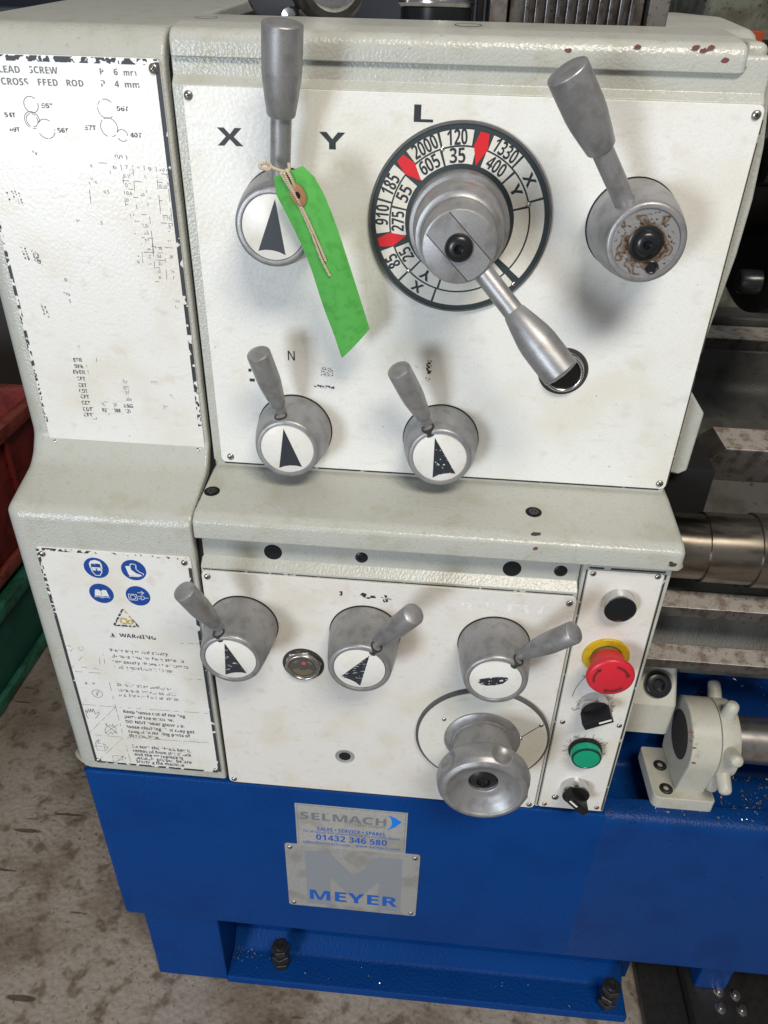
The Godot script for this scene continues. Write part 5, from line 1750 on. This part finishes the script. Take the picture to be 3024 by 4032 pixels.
func crate(called: String, label: String, lo: Vector3, hi: Vector3, wall_m: Material, rim_m: Material, ribs: int) -> void:
	var at := Vector3((lo.x + hi.x) / 2, lo.y, (lo.z + hi.z) / 2)
	var t := thing(called, label, "crate", at)
	var a := lo - at
	var b := hi - at
	var w := 0.006
	for e in [[Vector3(a.x, a.y, a.z), Vector3(a.x + w, b.y, b.z)], [Vector3(b.x - w, a.y, a.z), Vector3(b.x, b.y, b.z)], [Vector3(a.x + w, a.y, a.z), Vector3(b.x - w, b.y, a.z + w)], [Vector3(a.x + w, a.y, b.z - w), Vector3(b.x - w, b.y, b.z)]]:
		var st := begin()
		box(st, e[0], e[1], 0.002)
		obj("wall", st, wall_m, t)
	var st := begin()
	box(st, Vector3(a.x + w, a.y + 0.004, a.z + w), Vector3(b.x - w, a.y + 0.010, b.z - w), 0.001)
	obj("bottom", st, wall_m, t)
	for e in [[Vector3(b.x - 0.004, b.y - 0.032, a.z), Vector3(b.x + 0.022, b.y, b.z)], [Vector3(a.x - 0.022, b.y - 0.032, a.z), Vector3(a.x + 0.004, b.y, b.z)], [Vector3(a.x, b.y - 0.032, a.z - 0.022), Vector3(b.x, b.y + 0.001, a.z + 0.002)], [Vector3(a.x, b.y - 0.032, b.z - 0.002), Vector3(b.x, b.y + 0.001, b.z + 0.022)]]:
		st = begin()
		box(st, e[0], e[1], 0.004)
		obj("rim", st, rim_m, t)
	st = begin()
	box(st, Vector3(b.x, a.y, a.z), Vector3(b.x + 0.016, a.y + 0.030, b.z), 0.004)
	obj("rim", st, rim_m, t)
	for k in ribs:
		st = begin()
		var z := lerpf(a.z + 0.03, b.z - 0.03, k / float(ribs - 1))
		box(st, Vector3(b.x, a.y + 0.03, z - 0.006), Vector3(b.x + 0.012, b.y - 0.03, z + 0.006), 0.003)
		obj("rib", st, wall_m, t)


func crates() -> void:
	crate("green_crate", "dark green plastic crate with a dirty rim, at the bottom of the stack", Vector3(-1.35, -0.998, -0.95), Vector3(-0.735, -0.765, 0.05), M.green_crate, M.green_rim, 3)
	crate("red_crate", "faded red plastic crate standing on the green crate beside the lathe", Vector3(-1.35, -0.745, -0.95), Vector3(-0.745, -0.420, 0.05), M.red_crate, M.red_rim, 7)


func floor_and_surroundings() -> void:
	var st := begin()
	box(st, Vector3(-6, -1.10, -6), Vector3(6, -1.0, 4), 0.001)
	var f := obj("workshop_floor", st, M.concrete)
	tag(f, "stained grey brown concrete workshop floor", "", "", "structure")
	var t := thing("dark_cabinet", "dark steel cabinet standing in the shade behind the crates", "cabinet", Vector3(-1.6, -0.9995, -1.75))
	st = begin()
	box(st, Vector3(-1.2, 0.0, -0.4), Vector3(1.15, 1.02, 0.4), 0.004)
	obj("body", st, M.cabinet_dark, t)
	st = begin()
	box(st, Vector3(-1.2, 1.022, -0.4), Vector3(1.15, 1.35, 0.36), 0.004)
	obj("drawer", st, M.navy, t)
	t = thing("navy_screen", "dark navy machine guard standing behind the lathe", "machine guard", Vector3(-0.9, -0.9995, -2.6))
	st = begin()
	box(st, Vector3(-1.6, 0.0, -0.05), Vector3(1.7, 2.2, 0.0), 0.004)
	obj("panel", st, M.navy, t)
	for k in 3:
		st = begin()
		box(st, Vector3(-1.6 + k * 1.6, 0.0, 0.0), Vector3(-1.52 + k * 1.6, 2.2, 0.03), 0.004)
		obj("post", st, M.cabinet_dark, t)
	t = thing("grey_machine", "greenish grey machine casting in the background beyond the headstock", "machine", Vector3(1.15, -0.9995, -1.5))
	st = begin()
	box(st, Vector3(-0.45, 0.0, -0.3), Vector3(0.9, 1.62, 0.3), 0.02)
	obj("body", st, M.grey_green, t)
	st = begin()
	box(st, Vector3(-0.43, 1.28, 0.3), Vector3(0.88, 1.330, 0.32), 0.004)
	obj("dark_seam", st, M.black_plastic, t)
	st = begin()
	box(st, Vector3(-0.36, 1.325, 0.31), Vector3(-0.33, 1.345, 0.325), 0.003)
	obj("orange_label", st, M.orange_label, t)

# ------------------------------------------------------------------ chips, fluff

func loose_stuff() -> void:
	var rng := RandomNumberGenerator.new()
	rng.seed = 77
	var groups := [["metal_chips", M.swarf, 420], ["brass_chips", M.swarf_gold, 420]]
	for g in groups:
		var st := begin()
		for k in g[2]:
			var p := Vector3.ZERO
			var way := rng.randf()
			if g[0] == "metal_chips":
				if way < 0.42:
					var s := rng.randf()
					p = Vector3(rng.randf_range(0.53, 0.75), lerpf(-0.296, -0.42, s), lerpf(-0.0605, -0.048, s))
				elif way < 0.62:
					p = Vector3(rng.randf_range(0.46, 0.78), -0.4995, rng.randf_range(-0.04, 0.03))
				elif way < 0.75:
					p = Vector3(rng.randf_range(0.46, 0.75), -0.4526, rng.randf_range(0.046, 0.072))
				elif way < 0.85:
					p = Vector3(rng.randf_range(0.43, 0.80), -0.1596, rng.randf_range(0.003, 0.027))
				else:
					p = Vector3(rng.randf_range(0.02, 0.58), -0.9846, rng.randf_range(0.012, 0.05))
			else:
				if way < 0.55:
					p = Vector3(rng.randf_range(0.56, 0.80), -0.4995, rng.randf_range(-0.045, 0.032))
				elif way < 0.75:
					p = Vector3(-0.062 + absf(rng.randfn(0, 0.03)), -0.9846, -0.008 + absf(rng.randfn(0, 0.02)))
				else:
					p = Vector3(rng.randf_range(-0.06, 0.16), -0.9846, -0.008 + absf(rng.randfn(0, 0.006)))
			var r := rng.randf_range(0.0007, 0.0021)
			X = Transform3D(Basis.from_euler(Vector3(rng.randf() * 6, rng.randf() * 6, rng.randf() * 6)), p)
			extrude(st, V([-r, -r * 0.4, r, -r * 0.5, r * 0.7, r * 0.5, -r * 0.6, r * 0.4]), -r * 0.15, r * 0.15)
		X = Transform3D()
		var o := obj(g[0], st, g[1])
		tag(o, "bright metal chips scattered in the blue tray and on the ledges" if g[0] == "metal_chips" else "brownish fine chips lying in the tray and in the corner of the base", "", "", "stuff")
	# lint caught round the switches
	var st := begin()
	for e in [[0.4100, -0.3341, 0.0190, 40, 100.0, 130.0], [0.4077, -0.2604, 0.0175, 12, 0.0, 50.0], [0.4077, -0.2604, 0.0172, 5, 195.0, 20.0]]:
		for k in e[3]:
			var a := deg_to_rad(e[4] + rng.randf_range(-e[5], e[5]))
			var p := Vector3(e[0] + cos(a) * e[2], e[1] + sin(a) * e[2], ZL - 0.001 + rng.randf() * 0.002)
			var pts := [p]
			var d := Vector3(cos(a + rng.randf_range(-1.6, 1.6)), sin(a + rng.randf_range(-1.6, 1.6)), rng.randf_range(-0.1, 0.3))
			for s in 5:
				d = (d + Vector3(rng.randf_range(-0.7, 0.7), rng.randf_range(-0.7, 0.7), rng.randf_range(-0.3, 0.2))).normalized()
				p += d * rng.randf_range(0.0008, 0.0022)
				p.z = clampf(p.z, ZL - 0.0012, ZL + 0.006)
				pts.append(p)
			sweep(st, pts, rng.randf_range(0.00012, 0.00026), 4)
	for s in [[[0.3975, -0.2200, 0.0006], [0.3915, -0.2225, 0.001], [0.3880, -0.2300, 0.0004], [0.3845, -0.2400, 0.0004], [0.3830, -0.2520, 0.0004]], [[0.3965, -0.2190, 0.0008], [0.3925, -0.2170, 0.0012], [0.3905, -0.2215, 0.0012], [0.3885, -0.2190, 0.0016]], [[0.3930, -0.2680, 0.0008], [0.3885, -0.2720, 0.001], [0.3850, -0.2690, 0.0012]], [[0.4270, -0.3240, 0.0008], [0.4300, -0.3225, 0.002], [0.4320, -0.3170, 0.003]]]:
		var pts := []
		for q in s:
			pts.append(Vector3(q[0], q[1], ZL - 0.0016 + q[2]))
		sweep(st, smooth_path(pts, 4), 0.00028, 5)
	tag(obj("lint", st, M.fluff), "dark lint and hairs caught round the lower switches", "", "", "stuff")
